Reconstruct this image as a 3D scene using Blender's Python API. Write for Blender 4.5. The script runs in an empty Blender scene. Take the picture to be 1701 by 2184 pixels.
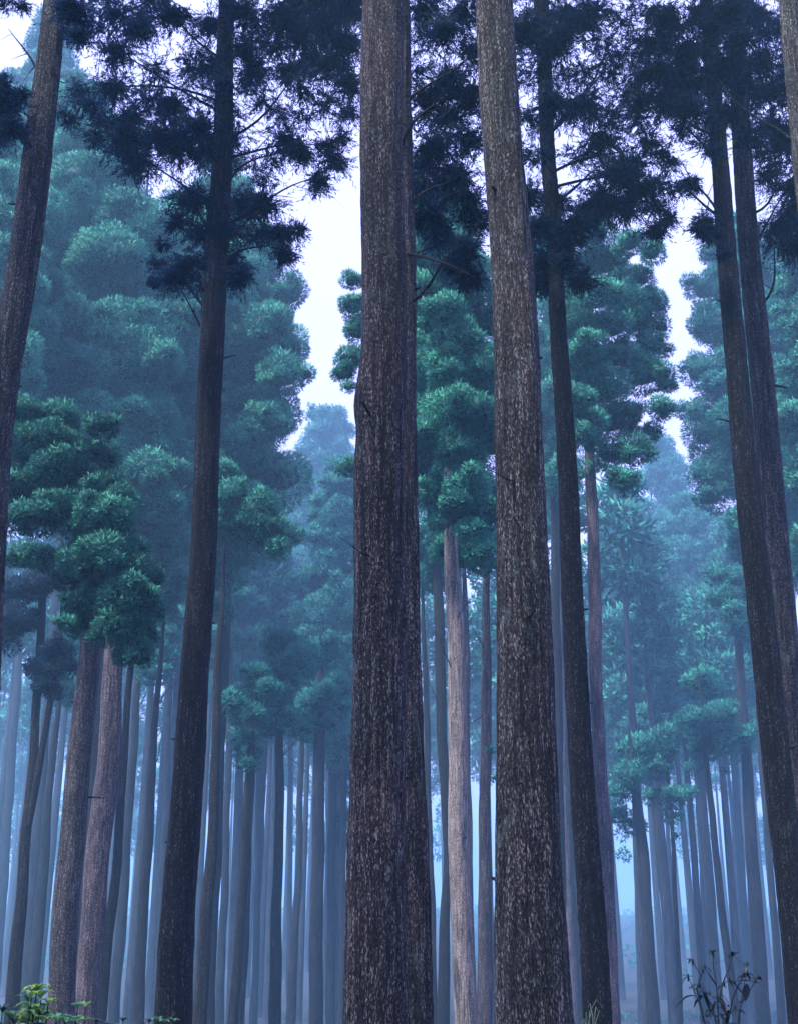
import bpy, math, random
import numpy as np
from mathutils import Vector, noise

# ------------------------------------------------------------------ camera
SC = bpy.context.scene
COL = SC.collection
CX, CY, F = 850.5, 1092.0, 2505.0          # the photograph read as 1701 x 2184 pixels
PITCH = math.radians(18.9)
CAMZ = 1.6
cam_data = bpy.data.cameras.new("camera")
cam = bpy.data.objects.new("camera", cam_data)
COL.objects.link(cam)
cam.location = (0, 0, CAMZ)
cam.rotation_euler = (math.pi / 2 + PITCH, 0, 0)
cam_data.sensor_fit = 'HORIZONTAL'
cam_data.sensor_width = 24.0
cam_data.lens = 24.0 * F / 1701.0
cam_data.clip_start = 0.1
cam_data.clip_end = 3000
SC.camera = cam
SC.render.resolution_x, SC.render.resolution_y = 797, 1024

# ------------------------------------------------------------------ light
SUN_EL, SUN_AZ = math.radians(60), math.radians(222)   # azimuth clockwise from +Y
SKY_STRENGTH = 0.085
world = bpy.data.worlds.new("World")
SC.world = world
world.use_nodes = True
nt = world.node_tree
nt.nodes.clear()
wo = nt.nodes.new("ShaderNodeOutputWorld")
bg = nt.nodes.new("ShaderNodeBackground")
sky = nt.nodes.new("ShaderNodeTexSky")
sky.sky_type = 'NISHITA'
sky.sun_disc = False
sky.sun_elevation = SUN_EL
sky.sun_rotation = SUN_AZ
sky.air_density = 1.0
sky.dust_density = 4.0
mixw = nt.nodes.new("ShaderNodeMix")
mixw.data_type = 'RGBA'
mixw.inputs[0].default_value = 0.90
# overcast: an even cover of cloud over the clear sky, faintly lavender
mixw.inputs[7].default_value = (6.0, 6.0, 13.6, 1)
nt.links.new(sky.outputs[0], mixw.inputs[6])
nt.links.new(mixw.outputs[2], bg.inputs[0])
bg.inputs[1].default_value = SKY_STRENGTH
nt.links.new(bg.outputs[0], wo.inputs[0])

sun_data = bpy.data.lights.new("sun", 'SUN')
sun_data.energy = 5.0
sun_data.angle = math.radians(14)
sun_data.color = (.95, .98, .90)
sun = bpy.data.objects.new("sun", sun_data)
COL.objects.link(sun)
sd = Vector((math.sin(SUN_AZ) * math.cos(SUN_EL), math.cos(SUN_AZ) * math.cos(SUN_EL), math.sin(SUN_EL)))
sun.rotation_euler = sd.to_track_quat('Z', 'Y').to_euler()
sun.location = sd * 80

SC.view_settings.view_transform = 'Standard'
SC.view_settings.look = 'None'
SC.view_settings.exposure = 1.25
SC.view_settings.gamma = 1.0
cy = SC.cycles
cy.max_bounces = 6
cy.diffuse_bounces = 2
cy.glossy_bounces = 1
cy.transmission_bounces = 2
cy.volume_bounces = 4
cy.transparent_max_bounces = 8
cy.use_denoising = True
cy.use_adaptive_sampling = True
cy.adaptive_threshold = 0.02

# ------------------------------------------------------------------ helpers
RS = np.random.RandomState(11)
rnd = random.Random(5)
cp, sp_ = math.cos(PITCH), math.sin(PITCH)


def at(x, y, Y):
    """world point that the picture shows at x, y, on the upright plane Y metres ahead"""
    a = (x - CX) / F
    u = -(y - CY) / F
    d = Vector((a, cp - u * sp_, sp_ + u * cp))
    return d * (Y / d.y) + Vector((0, 0, CAMZ))


def mpp(p):
    """metres per picture pixel at point p"""
    return (p[1] * cp + (p[2] - CAMZ) * sp_) / F


def ground_z(x, y):
    z = 0.25 * noise.noise(Vector((x * 0.05, y * 0.05, 0))) + 0.08 * noise.noise(Vector((x * 0.4, y * 0.4, 3)))
    def ease(a, b):
        return (1 - math.cos(max(0, min(1, (y - a) / (b - a))) * math.pi)) / 2
    z += -8.0 * ease(8, 30) + 9.0 * ease(140, 430)       # the camera stands on a bank above the wood
    return z


def mesh_obj(name, verts, faces, mat, parent=None, loc=(0, 0, 0), smooth=True, tint=None, nrm=None):
    me = bpy.data.meshes.new(name)
    V = np.asarray(verts, dtype=np.float32).reshape(-1, 3) - np.asarray(loc, dtype=np.float32)
    Fa = np.asarray(faces, dtype=np.int32)
    nv, nf, k = len(V), len(Fa), Fa.shape[1]
    me.vertices.add(nv)
    me.vertices.foreach_set("co", V.ravel())
    me.loops.add(nf * k)
    me.loops.foreach_set("vertex_index", Fa.ravel())
    me.polygons.add(nf)
    me.polygons.foreach_set("loop_start", np.arange(0, nf * k, k, dtype=np.int32))
    me.polygons.foreach_set("loop_total", np.full(nf, k, dtype=np.int32))
    if smooth:
        me.polygons.foreach_set("use_smooth", np.ones(nf, dtype=bool))
    me.update(calc_edges=True)
    if tint is not None:
        at_ = me.attributes.new("tint", 'FLOAT', 'POINT')
        at_.data.foreach_set("value", np.asarray(tint, dtype=np.float32))
    if nrm is not None:
        an = me.attributes.new("nrm", 'FLOAT_VECTOR', 'POINT')
        an.data.foreach_set("vector", np.asarray(nrm, dtype=np.float32).ravel())
    me.materials.append(mat)
    o = bpy.data.objects.new(name, me)
    COL.objects.link(o)
    if parent is not None:
        o.parent = parent
    else:
        o.location = loc
    return o


def thing(name, label, cat, loc, group=None):
    o = bpy.data.objects.new(name, None)
    o.empty_display_size = 0.5
    COL.objects.link(o)
    o.location = loc
    o["label"] = label
    o["category"] = cat
    if group:
        o["group"] = group
    return o


def tube(pts, rad, nseg=8, flute=0.0, seed=0, rough=0.0):
    """verts, quads of a tube through pts"""
    pts = np.asarray([tuple(p) for p in pts], dtype=np.float64)
    rad = np.asarray(rad, dtype=np.float64)
    n = len(pts)
    t = np.gradient(pts, axis=0)
    t /= np.linalg.norm(t, axis=1)[:, None] + 1e-9
    ref = np.array([1.0, 0.0, 0.0]) if abs(t[:, 0]).mean() < 0.8 else np.array([0, 0, 1.0])
    b = np.cross(t, ref)
    b /= np.linalg.norm(b, axis=1)[:, None] + 1e-9
    a = np.cross(b, t)
    ang = np.linspace(0, 2 * math.pi, nseg, endpoint=False)
    rr = np.repeat(rad[:, None], nseg, axis=1)
    if flute:
        s = np.linspace(0, n / 30.0, n)[:, None]
        rs = np.random.RandomState(seed)
        for k in (3, 5, 7, 11):
            ph = rs.rand() * 6.28
            rr = rr * (1 + flute / (k ** 0.5) * np.sin(k * ang[None, :] + ph + 1.3 * np.sin(s * rs.uniform(.5, 1.5) + ph)))
    if rough:
        rs = np.random.RandomState(seed + 7)
        g = rs.randn(n, nseg)
        g2 = (g + np.roll(g, 1, 0) + np.roll(g, -1, 0)) / 2 + rs.randn(n, nseg) * .4
        rr = rr + rough * g2
    V = pts[:, None, :] + rr[..., None] * (np.cos(ang)[None, :, None] * a[:, None, :] + np.sin(ang)[None, :, None] * b[:, None, :])
    V = V.reshape(-1, 3)
    i = np.arange(n - 1)[:, None] * nseg
    j = np.arange(nseg)[None, :]
    j2 = (j + 1) % nseg
    Fq = np.stack([i + j, i + j2, i + nseg + j2, i + nseg + j], axis=-1).reshape(-1, 4)
    return V, Fq


def join(parts):
    vs, fs, off = [], [], 0
    for v, f in parts:
        vs.append(v)
        fs.append(f + off)
        off += len(v)
    return np.concatenate(vs), np.concatenate(fs)


# ------------------------------------------------------------------ materials
def nodes_of(name):
    m = bpy.data.materials.new(name)
    m.use_nodes = True
    t = m.node_tree
    t.nodes.clear()
    out = t.nodes.new("ShaderNodeOutputMaterial")
    return m, t, out


def ramp(t, stops, interp='LINEAR'):
    r = t.nodes.new("ShaderNodeValToRGB")
    r.color_ramp.interpolation = interp
    els = r.color_ramp.elements
    els[0].position, els[0].color = stops[0][0], (*stops[0][1], 1)
    els[1].position, els[1].color = stops[-1][0], (*stops[-1][1], 1)
    for p, c in stops[1:-1]:
        e = els.new(p)
        e.color = (*c, 1)
    return r


def mixc(t, fac, a, b, mode='MIX'):
    n = t.nodes.new("ShaderNodeMix")
    n.data_type = 'RGBA'
    n.blend_type = mode
    for s, v in ((0, fac), (6, a), (7, b)):
        if hasattr(v, 'is_output') or isinstance(v, bpy.types.NodeSocket):
            t.links.new(v, n.inputs[s])
        elif s == 0:
            n.inputs[0].default_value = v
        else:
            n.inputs[s].default_value = (*v, 1)
    return n.outputs[2]


def bark(name, dark, mid, flake, patch, amount=0.55, scale=1.0, lichen=(.16, .22, .2), lich=0.35, flake_lo=.52):
    m, t, out = nodes_of(name)
    tc = t.nodes.new("ShaderNodeTexCoord")
    oi = t.nodes.new("ShaderNodeObjectInfo")
    cmb = t.nodes.new("ShaderNodeCombineXYZ")
    mul = t.nodes.new("ShaderNodeMath")
    mul.operation = 'MULTIPLY'
    mul.inputs[1].default_value = 37.0
    t.links.new(oi.outputs['Random'], mul.inputs[0])
    t.links.new(mul.outputs[0], cmb.inputs[2])
    add = t.nodes.new("ShaderNodeVectorMath")
    t.links.new(tc.outputs['Object'], add.inputs[0])
    t.links.new(cmb.outputs[0], add.inputs[1])

    def mapped(sx, sz):
        mp = t.nodes.new("ShaderNodeMapping")
        mp.inputs['Scale'].default_value = (sx, sx, sz)
        t.links.new(add.outputs[0], mp.inputs[0])
        return mp.outputs[0]

    def nz(vec, scale_, det, rough=.6, dist=0):
        n = t.nodes.new("ShaderNodeTexNoise")
        n.inputs['Scale'].default_value = scale_
        n.inputs['Detail'].default_value = det
        n.inputs['Roughness'].default_value = rough
        n.inputs['Distortion'].default_value = dist
        t.links.new(vec, n.inputs['Vector'])
        return n.outputs[0]
    fine = nz(mapped(1, .33), 105 * scale, 3, .64, .5)
    strip = nz(mapped(1, .06), 34 * scale, 4, .62, .8)
    big = nz(mapped(1, .5), 2.2, 3, .6, 1.0)
    big2 = nz(mapped(1, .4), 3.4, 4, .65, 1.2)
    sm = t.nodes.new("ShaderNodeMath")
    sm.operation = 'MULTIPLY_ADD'
    sm.inputs[1].default_value = .45
    t.links.new(strip, sm.inputs[0])
    t.links.new(fine, sm.inputs[2])             # fine + .35*strip, about .35-1.0
    base = ramp(t, [(0.58, dark), (0.72, mid), (0.86, mid)])
    t.links.new(sm.outputs[0], base.inputs[0])
    pm = ramp(t, [(0.45, (0, 0, 0)), (0.72, (1, 1, 1))])
    t.links.new(big, pm.inputs[0])
    c = mixc(t, pm.outputs[0], base.outputs[0], patch)
    # keep the crevices dark inside the coloured patches
    cr = ramp(t, [(0.58, (.2, .2, .24)), (0.74, (1, 1, 1))])
    t.links.new(sm.outputs[0], cr.inputs[0])
    c = mixc(t, 1.0, c, cr.outputs[0], 'MULTIPLY')
    fl = ramp(t, [(flake_lo + .25, (0, 0, 0)), (flake_lo + .36, (1, 1, 1))])
    t.links.new(sm.outputs[0], fl.inputs[0])
    fm = t.nodes.new("ShaderNodeMath")
    fm.operation = 'MULTIPLY'
    fm.inputs[1].default_value = amount
    t.links.new(fl.outputs[0], fm.inputs[0])
    c = mixc(t, fm.outputs[0], c, flake)
    fur = nz(mapped(1, .045), 15 * scale, 2, .55, 1.2)
    fu = ramp(t, [(0.455, (1, 1, 1)), (0.495, (.22, .2, .2)), (0.535, (1, 1, 1))])
    t.links.new(fur, fu.inputs[0])
    c = mixc(t, .9, c, fu.outputs[0], 'MULTIPLY')
    band = nz(mapped(1, .13), 5.5, 3, .6, .8)
    bm = ramp(t, [(0.34, (.38, .38, .42)), (0.52, (1, 1, 1)), (0.70, (1.0, .92, .90))])
    t.links.new(band, bm.inputs[0])
    c = mixc(t, 1.0, c, bm.outputs[0], 'MULTIPLY')
    lm = ramp(t, [(0.60, (0, 0, 0)), (0.70, (1, 1, 1))])
    t.links.new(big2, lm.inputs[0])
    lmm = t.nodes.new("ShaderNodeMath")
    lmm.operation = 'MULTIPLY'
    lmm.inputs[1].default_value = lich
    t.links.new(lm.outputs[0], lmm.inputs[0])
    c = mixc(t, lmm.outputs[0], c, lichen)
    bs = t.nodes.new("ShaderNodeBsdfPrincipled")
    bs.inputs['Roughness'].default_value = .85
    bs.inputs['Specular IOR Level'].default_value = .25
    t.links.new(c, bs.inputs['Base Color'])
    bp = t.nodes.new("ShaderNodeBump")
    bp.inputs['Strength'].default_value = .9
    bp.inputs['Distance'].default_value = .03
    t.links.new(sm.outputs[0], bp.inputs['Height'])
    t.links.new(bp.outputs[0], bs.inputs['Normal'])
    t.links.new(bs.outputs[0], out.inputs[0])
    return m


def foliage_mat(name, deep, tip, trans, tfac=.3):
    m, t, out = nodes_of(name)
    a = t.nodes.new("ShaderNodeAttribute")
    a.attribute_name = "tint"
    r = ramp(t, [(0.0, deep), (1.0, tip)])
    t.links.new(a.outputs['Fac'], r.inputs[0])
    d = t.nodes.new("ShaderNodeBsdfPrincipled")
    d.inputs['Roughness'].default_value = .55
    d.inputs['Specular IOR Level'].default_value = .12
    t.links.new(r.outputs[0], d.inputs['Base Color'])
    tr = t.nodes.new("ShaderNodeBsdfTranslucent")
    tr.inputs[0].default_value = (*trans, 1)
    # a sprig stands for a spray of needles: its shading follows the mass it belongs to
    nn = t.nodes.new("ShaderNodeAttribute")
    nn.attribute_name = "nrm"
    vt = t.nodes.new("ShaderNodeVectorTransform")
    vt.vector_type = 'NORMAL'
    vt.convert_from, vt.convert_to = 'OBJECT', 'WORLD'
    t.links.new(nn.outputs['Vector'], vt.inputs[0])
    ge = t.nodes.new("ShaderNodeNewGeometry")
    mv = t.nodes.new("ShaderNodeMix")
    mv.data_type = 'VECTOR'
    mv.inputs[0].default_value = .62
    t.links.new(ge.outputs['Normal'], mv.inputs[4])
    t.links.new(vt.outputs[0], mv.inputs[5])
    nm = t.nodes.new("ShaderNodeVectorMath")
    nm.operation = 'NORMALIZE'
    t.links.new(mv.outputs[1], nm.inputs[0])
    t.links.new(nm.outputs[0], d.inputs['Normal'])
    mx = t.nodes.new("ShaderNodeMixShader")
    mx.inputs[0].default_value = tfac
    t.links.new(d.outputs[0], mx.inputs[1])
    t.links.new(tr.outputs[0], mx.inputs[2])
    t.links.new(mx.outputs[0], out.inputs[0])
    return m


BARK = {
    'near': bark("bark_near", (.006, .005, .005), (.034, .027, .026), (.42, .36, .34), (.068, .040, .038), .75, flake_lo=.525),
    'near_grey': bark("bark_near_grey", (.007, .0065, .006), (.042, .036, .033), (.42, .38, .35), (.062, .050, .045), .8, flake_lo=.53),
    'dark': bark("bark_dark", (.0015, .0015, .002), (.006, .0055, .006), (.24, .22, .22), (.012, .009, .0095), .8, lich=.14, flake_lo=.565),
    'brown': bark("bark_brown", (.010, .008, .009), (.042, .034, .038), (.34, .29, .31), (.085, .060, .064), .7),
    'pink': bark("bark_pink", (.016, .012, .015), (.078, .058, .068), (.42, .34, .37), (.13, .092, .105), .7, lich=.1),
    'cream': bark("bark_cream", (.06, .045, .045), (.26, .205, .18), (.64, .56, .50), (.31, .24, .235), .7, lich=.05),
    'pale': bark("bark_hazed", (.016, .02, .03), (.042, .048, .064), (.14, .14, .16), (.05, .052, .066), .4, lich=.1),  # far rows: paleness of the fog put into the bark colour
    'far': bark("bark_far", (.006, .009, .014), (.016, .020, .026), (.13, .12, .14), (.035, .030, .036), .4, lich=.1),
}
FOL = {
    'deep': foliage_mat("needles_deep", (.003, .042, .036), (.075, .38, .26), (.02, .13, .11), .12),
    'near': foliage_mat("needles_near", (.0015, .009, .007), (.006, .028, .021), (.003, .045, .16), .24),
    'mid': foliage_mat("needles_mid", (.004, .050, .044), (.11, .56, .36), (.02, .16, .12), .12),
    'teal': foliage_mat("needles_teal", (.005, .055, .052), (.060, .40, .29), (.01, .12, .16), .15),
}


# ------------------------------------------------------------------ foliage
def _ball(k=4):
    g = np.linspace(-1, 1, k + 1)
    vs, fs = [], []
    for ax in range(3):
        for sgn in (-1, 1):
            off = len(vs)
            for a in g:
                for b in g:
                    v = [0, 0, 0]
                    v[ax] = sgn
                    v[(ax + 1) % 3] = a
                    v[(ax + 2) % 3] = b
                    v = np.array(v, float)
                    vs.append(v / np.linalg.norm(v))
            for i in range(k):
                for j in range(k):
                    q = [off + i * (k + 1) + j, off + (i + 1) * (k + 1) + j, off + (i + 1) * (k + 1) + j + 1, off + i * (k + 1) + j + 1]
                    fs.append(q if sgn > 0 else q[::-1])
    return np.array(vs), np.array(fs)


BALL_V, BALL_F = _ball()


def dark_core(mounds, size, seed, least=.75):
    """the matted twigs inside each dense mound: a lumpy mass just under the needles"""
    rs = np.random.RandomState(seed + 999)
    vs, fs, ns, off = [], [], [], 0
    for (x, y, z, r, dens, sq) in mounds:
        if dens < least:
            continue
        lob = rs.randn(6, 3)
        lob /= np.linalg.norm(lob, axis=1)[:, None]
        lump = .8 + .3 * np.max(np.clip(BALL_V @ lob.T, 0, 1) ** 4, axis=1)
        P = BALL_V * (r * size * lump)[:, None] * np.array([1, 1, sq])
        P[:, 2] = np.where(P[:, 2] < 0, P[:, 2] * .6, P[:, 2])
        vs.append(P + np.array([x, y, z]))
        fs.append(BALL_F + off)
        ns.append(BALL_V)
        off += len(P)
    if not vs:
        return np.zeros((0, 3)), np.zeros((0, 4), int), np.zeros(0), np.zeros((0, 3))
    V = np.concatenate(vs)
    return V, np.concatenate(fs), np.zeros(len(V)), np.concatenate(ns)  # darkest tint throughout, painting the shade inside the mound


def merge(*sets):
    off, F_ = 0, []
    for st in sets:
        F_.append(st[1] + off)
        off += len(st[0])
    return (np.concatenate([a[0] for a in sets]), np.concatenate(F_), np.concatenate([a[2] for a in sets]), np.concatenate([a[3] for a in sets]))


def clumps(mounds, L, W, cover=4.0, droop=-0.2, seed=0, curl=.25, inner=.66, under=.6):
    """Drooping needle sprigs on lumpy mounds. mounds: rows of x, y, z, r, density, squash.
    L and W are a sprig's length and half width in metres. Returns verts, faces, tint."""
    rs = np.random.RandomState(seed)
    vs, ts, ns = [], [], []
    for (x, y, z, r, dens, sq) in mounds:
        n = int(cover * dens * 3.1416 * r * r / (L * W * 1.1))
        n = max(8, min(n, 9000))
        d = rs.randn(n, 3)
        d /= np.linalg.norm(d, axis=1)[:, None] + 1e-9
        # lumpy surface: a few lobes
        lob = rs.randn(7, 3)
        lob /= np.linalg.norm(lob, axis=1)[:, None]
        lobe = np.max(np.clip(d @ lob.T, 0, 1) ** 5, axis=1)
        rad = r * (0.74 + 0.34 * lobe) * (inner + (1 - inner) * rs.rand(n) ** 0.45)
        p = d * rad[:, None]
        p[:, 2] *= sq
        # hollow underneath: fewer sprigs below
        keep = (d[:, 2] > -.15) | (rs.rand(n) < under)
        d, p = d[keep], p[keep]
        n = len(d)
        ax = d * .75 + rs.randn(n, 3) * .55
        ax[:, 2] += droop + curl * d[:, 2]
        ax /= np.linalg.norm(ax, axis=1)[:, None]
        up = rs.randn(n, 3)
        side = np.cross(ax, up)
        side /= np.linalg.norm(side, axis=1)[:, None] + 1e-9
        nor = np.cross(side, ax)
        l = L * rs.uniform(.6, 1.35, n)[:, None]
        w = W * rs.uniform(.6, 1.3, n)[:, None]
        c = np.array([x, y, z])[None, :] + p
        base = c
        mid = c + ax * l * .45 + nor * l * .12
        tip = c + ax * l
        tip[:, 2] += (l * .12).ravel() * (1 if curl > 0 else -1)
        q = np.stack([base, mid + side * w, tip, mid - side * w], axis=1)
        vs.append(q.reshape(-1, 3))
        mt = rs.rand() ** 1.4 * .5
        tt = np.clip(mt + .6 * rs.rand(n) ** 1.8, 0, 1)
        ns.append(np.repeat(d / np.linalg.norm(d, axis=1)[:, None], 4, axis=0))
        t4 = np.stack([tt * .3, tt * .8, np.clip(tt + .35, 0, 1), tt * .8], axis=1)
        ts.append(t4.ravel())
    V = np.concatenate(vs)
    T = np.concatenate(ts)
    Fq = np.arange(len(V), dtype=np.int32).reshape(-1, 4)
    return V, Fq, T, np.concatenate(ns)


def ropes(mounds, L, W, per=34, seed=0):
    """Tufts of hanging cords set with short needles, the way cedar sprays look from below.
    L and W are a needle's length and half width in metres."""
    rs = np.random.RandomState(seed)
    vs, ts, ns = [], [], []
    for (x, y, z, r, dens, sq) in mounds:
        nr = max(4, int(per * dens * rs.uniform(.85, 1.15)))
        d = rs.randn(nr, 3)
        d[:, 2] = d[:, 2] * .75 - .05
        d /= np.linalg.norm(d, axis=1)[:, None]
        ln = r * rs.uniform(.75, 1.3, nr)
        start = rs.randn(nr, 3) * r * .30
        k = max(8, int(1.5 * r / L * 5.0))
        u = (np.arange(k)[None, :] + rs.rand(nr, k)) / k          # along the cord
        sag = rs.uniform(.15, .6, nr)
        bend = rs.randn(nr, 3) * .35
        P = start[:, None, :] + d[:, None, :] * (ln[:, None] * u)[..., None] + bend[:, None, :] * (ln[:, None] * u * u)[..., None]
        P[..., 2] -= (sag * ln)[:, None] * u * u
        Tn = d[:, None, :] + bend[:, None, :] * (2 * u)[..., None]
        Tn = Tn.copy()
        Tn[..., 2] -= 2 * sag[:, None] * u
        Tn /= np.linalg.norm(Tn, axis=2)[..., None]
        P = P.reshape(-1, 3)
        Tn = Tn.reshape(-1, 3)
        n = len(P)
        pr = np.cross(Tn, rs.randn(n, 3))
        pr /= np.linalg.norm(pr, axis=1)[:, None] + 1e-9
        ax = Tn * .85 + pr * .5
        ax /= np.linalg.norm(ax, axis=1)[:, None]
        side = np.cross(ax, rs.randn(n, 3))
        side /= np.linalg.norm(side, axis=1)[:, None] + 1e-9
        l = L * rs.uniform(.6, 1.3, n)[:, None] * (1.15 - .4 * u.reshape(-1, 1))
        w = W * rs.uniform(.7, 1.3, n)[:, None]
        c = np.array([x, y, z])[None, :] + P * np.array([1, 1, sq])
        q = np.stack([c, c + ax * l * .4 + side * w, c + ax * l, c + ax * l * .4 - side * w], axis=1)
        vs.append(q.reshape(-1, 3))
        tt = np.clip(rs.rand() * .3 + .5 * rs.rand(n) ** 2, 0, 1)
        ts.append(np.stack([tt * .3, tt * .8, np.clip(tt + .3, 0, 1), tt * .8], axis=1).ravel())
        o = P / (np.linalg.norm(P, axis=1)[:, None] + 1e-9)
        ns.append(np.repeat(o, 4, axis=0))
    V = np.concatenate(vs)
    return V, np.arange(len(V), dtype=np.int32).reshape(-1, 4), np.concatenate(ts), np.concatenate(ns)


def dome_mounds(outline, Y, rpx, seed=0, dens=1.0, depth=.8, gap=0.0, fill=True):
    """billowing boughs over the near side of a round crown with the given left and right edges"""
    rs = np.random.RandomState(seed)
    ys = [o[0] for o in outline]
    y, out, row = ys[0], [], 0
    while y <= ys[-1]:
        t = (y - ys[0]) / (ys[-1] - ys[0])
        xl = np.interp(y, ys, [o[1] for o in outline])
        xr = np.interp(y, ys, [o[2] for o in outline])
        hw = (xr - xl) / 2
        r = rpx * (.75 + .4 * t)
        n = max(1, int(round((2 * hw - r) / (r * 1.42))) + 1)
        for i in range(n):
            if rs.rand() < gap:
                continue
            f = (i + .5 + rs.uniform(-.22, .22) + (.25 if row % 2 else -.25)) / n
            x = xl + r * .5 + (2 * hw - r) * min(1.02, max(-.02, f))
            dx = (x - (xl + hw)) / max(hw, 1)
            yy = y + rs.uniform(-.3, .3) * r
            s0 = mpp(at(x, yy, Y))
            YY = Y - depth * hw * s0 * math.sqrt(max(0, 1 - dx * dx)) + rs.uniform(-.65, .65) * r * s0
            p = at(x, yy, YY)
            out.append((p.x, p.y, p.z, r * mpp(p) * rs.uniform(.72, 1.3), dens * rs.uniform(.85, 1.1), .95))
        if fill and hw > r:
            c = at(xl + hw, y, Y)
            out.append((c.x, c.y, c.z, hw * .72 * mpp(c), dens * .5, .7))
        y += r * 1.12
        row += 1
    return out


def billow(ms, seed, k=3):
    """smaller side boughs budding from each bough"""
    rs = np.random.RandomState(seed + 5000)
    out = list(ms)
    for (x, y, z, r, dn, sq) in ms:
        for q in range(k):
            d = rs.randn(3)
            d[2] = d[2] * .7 - .05
            d[1] = -abs(d[1])
            d /= np.linalg.norm(d)
            rr = r * rs.uniform(.32, .52)
            m_ = r * rs.uniform(.78, .98)
            out.append((x + d[0] * m_, y + d[1] * m_, z + d[2] * m_ * sq, rr, dn * .9, rs.uniform(.75, 1.1)))
    return out


def px_mounds(lst, Y, jit=.8, rscale=1.0, seed=1):
    """mounds given in picture pixels (x, y, r[, density]), each at its own depth round Y"""
    rs = np.random.RandomState(seed)
    out = []
    for it in lst:
        x, y, r = it[:3]
        dn = it[3] if len(it) > 3 else 1.0
        YY = Y + rs.uniform(-jit, jit)
        p = at(x, y, YY)
        out.append((p.x, p.y, p.z, r * mpp(p) * rscale, dn, .85))
    return out


def crown_mounds(outline, Y, mr=.34, seed=0, step=.8, dens=1.0, gap=0.0, flat=.85):
    """mounds filling a round crown whose left and right edges the picture shows: rows (y, xl, xr)"""
    rs = np.random.RandomState(seed)
    ys = [o[0] for o in outline]
    y = ys[0]
    out = []
    k = 0
    while y <= ys[-1]:
        shift = rs.uniform(-.12, .12)
        xl = np.interp(y, ys, [o[1] for o in outline])
        xr = np.interp(y, ys, [o[2] for o in outline])
        c = at((xl + xr) / 2, y, Y)
        s = mpp(c)
        R = (xr - xl) / 2 * s
        m = max(.5, min(2.6, R * mr * rs.uniform(.75, 1.35)))
        n = max(1, int(2 * 3.14 * max(R - m * .7, 0) / (m * 1.6)))
        ph = rs.rand() * 6.28
        for i in range(n):
            if rs.rand() < gap:
                continue
            f = ph + 6.283 * i / n + rs.uniform(-.2, .2)
            if math.sin(f) > .75:
                continue                      # its far side is never seen
            rr = max(R - m * .85, 0) * rs.uniform(.72, 1.12)
            mm = m * rs.uniform(.7, 1.3)
            out.append((c.x + rr * math.cos(f), Y + rr * math.sin(f) * .9, c.z + rs.uniform(-.4, .4) * m,
                        mm, dens * rs.uniform(.8, 1.1), flat))
        if R > m * 1.6:                      # some inside
            out.append((c.x + rs.uniform(-.3, .3) * R, Y, c.z, R * .55, dens * .35, .8))
        y += step * m / s * 1.25
        k += 1
    return out


def add_crown(parent, mounds, Lpx, Wpx, mat, Y, cover=4, droop=-.2, seed=0, curl=.25, inner=.66, under=.6):
    mounds = billow(mounds, seed)
    c = Vector((0, Y, 8))
    s = mpp(c)
    V, Fq, T, N = merge(clumps(mounds, Lpx * s, Wpx * s, cover, droop, seed, curl, inner, under), dark_core(mounds, .66, seed))
    return mesh_obj("crown", V, Fq, FOL[mat], parent, loc=parent.location, smooth=False, tint=T, nrm=N)


def add_near_crown(parent, tufts, above, Y, seed):
    s = mpp(Vector((0, Y, 10)))
    V, Fq, T, N = merge(ropes(tufts, 12 * s, 1.05 * s, 120, seed), dark_core(tufts, .5, seed, .95))
    above = [(a[0], a[1], a[2] + 2.9, a[3] * 1.6, 1.0, a[5]) for a in above]  # unseen clumps over the frame, enlarged and thickened to shade the air below
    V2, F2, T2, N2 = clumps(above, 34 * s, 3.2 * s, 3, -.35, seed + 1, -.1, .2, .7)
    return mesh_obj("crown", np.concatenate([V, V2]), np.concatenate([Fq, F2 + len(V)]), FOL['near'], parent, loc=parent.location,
                    smooth=False, tint=np.concatenate([T, T2]), nrm=np.concatenate([N, N2]))


# ------------------------------------------------------------------ trees
TREES = {}


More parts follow.
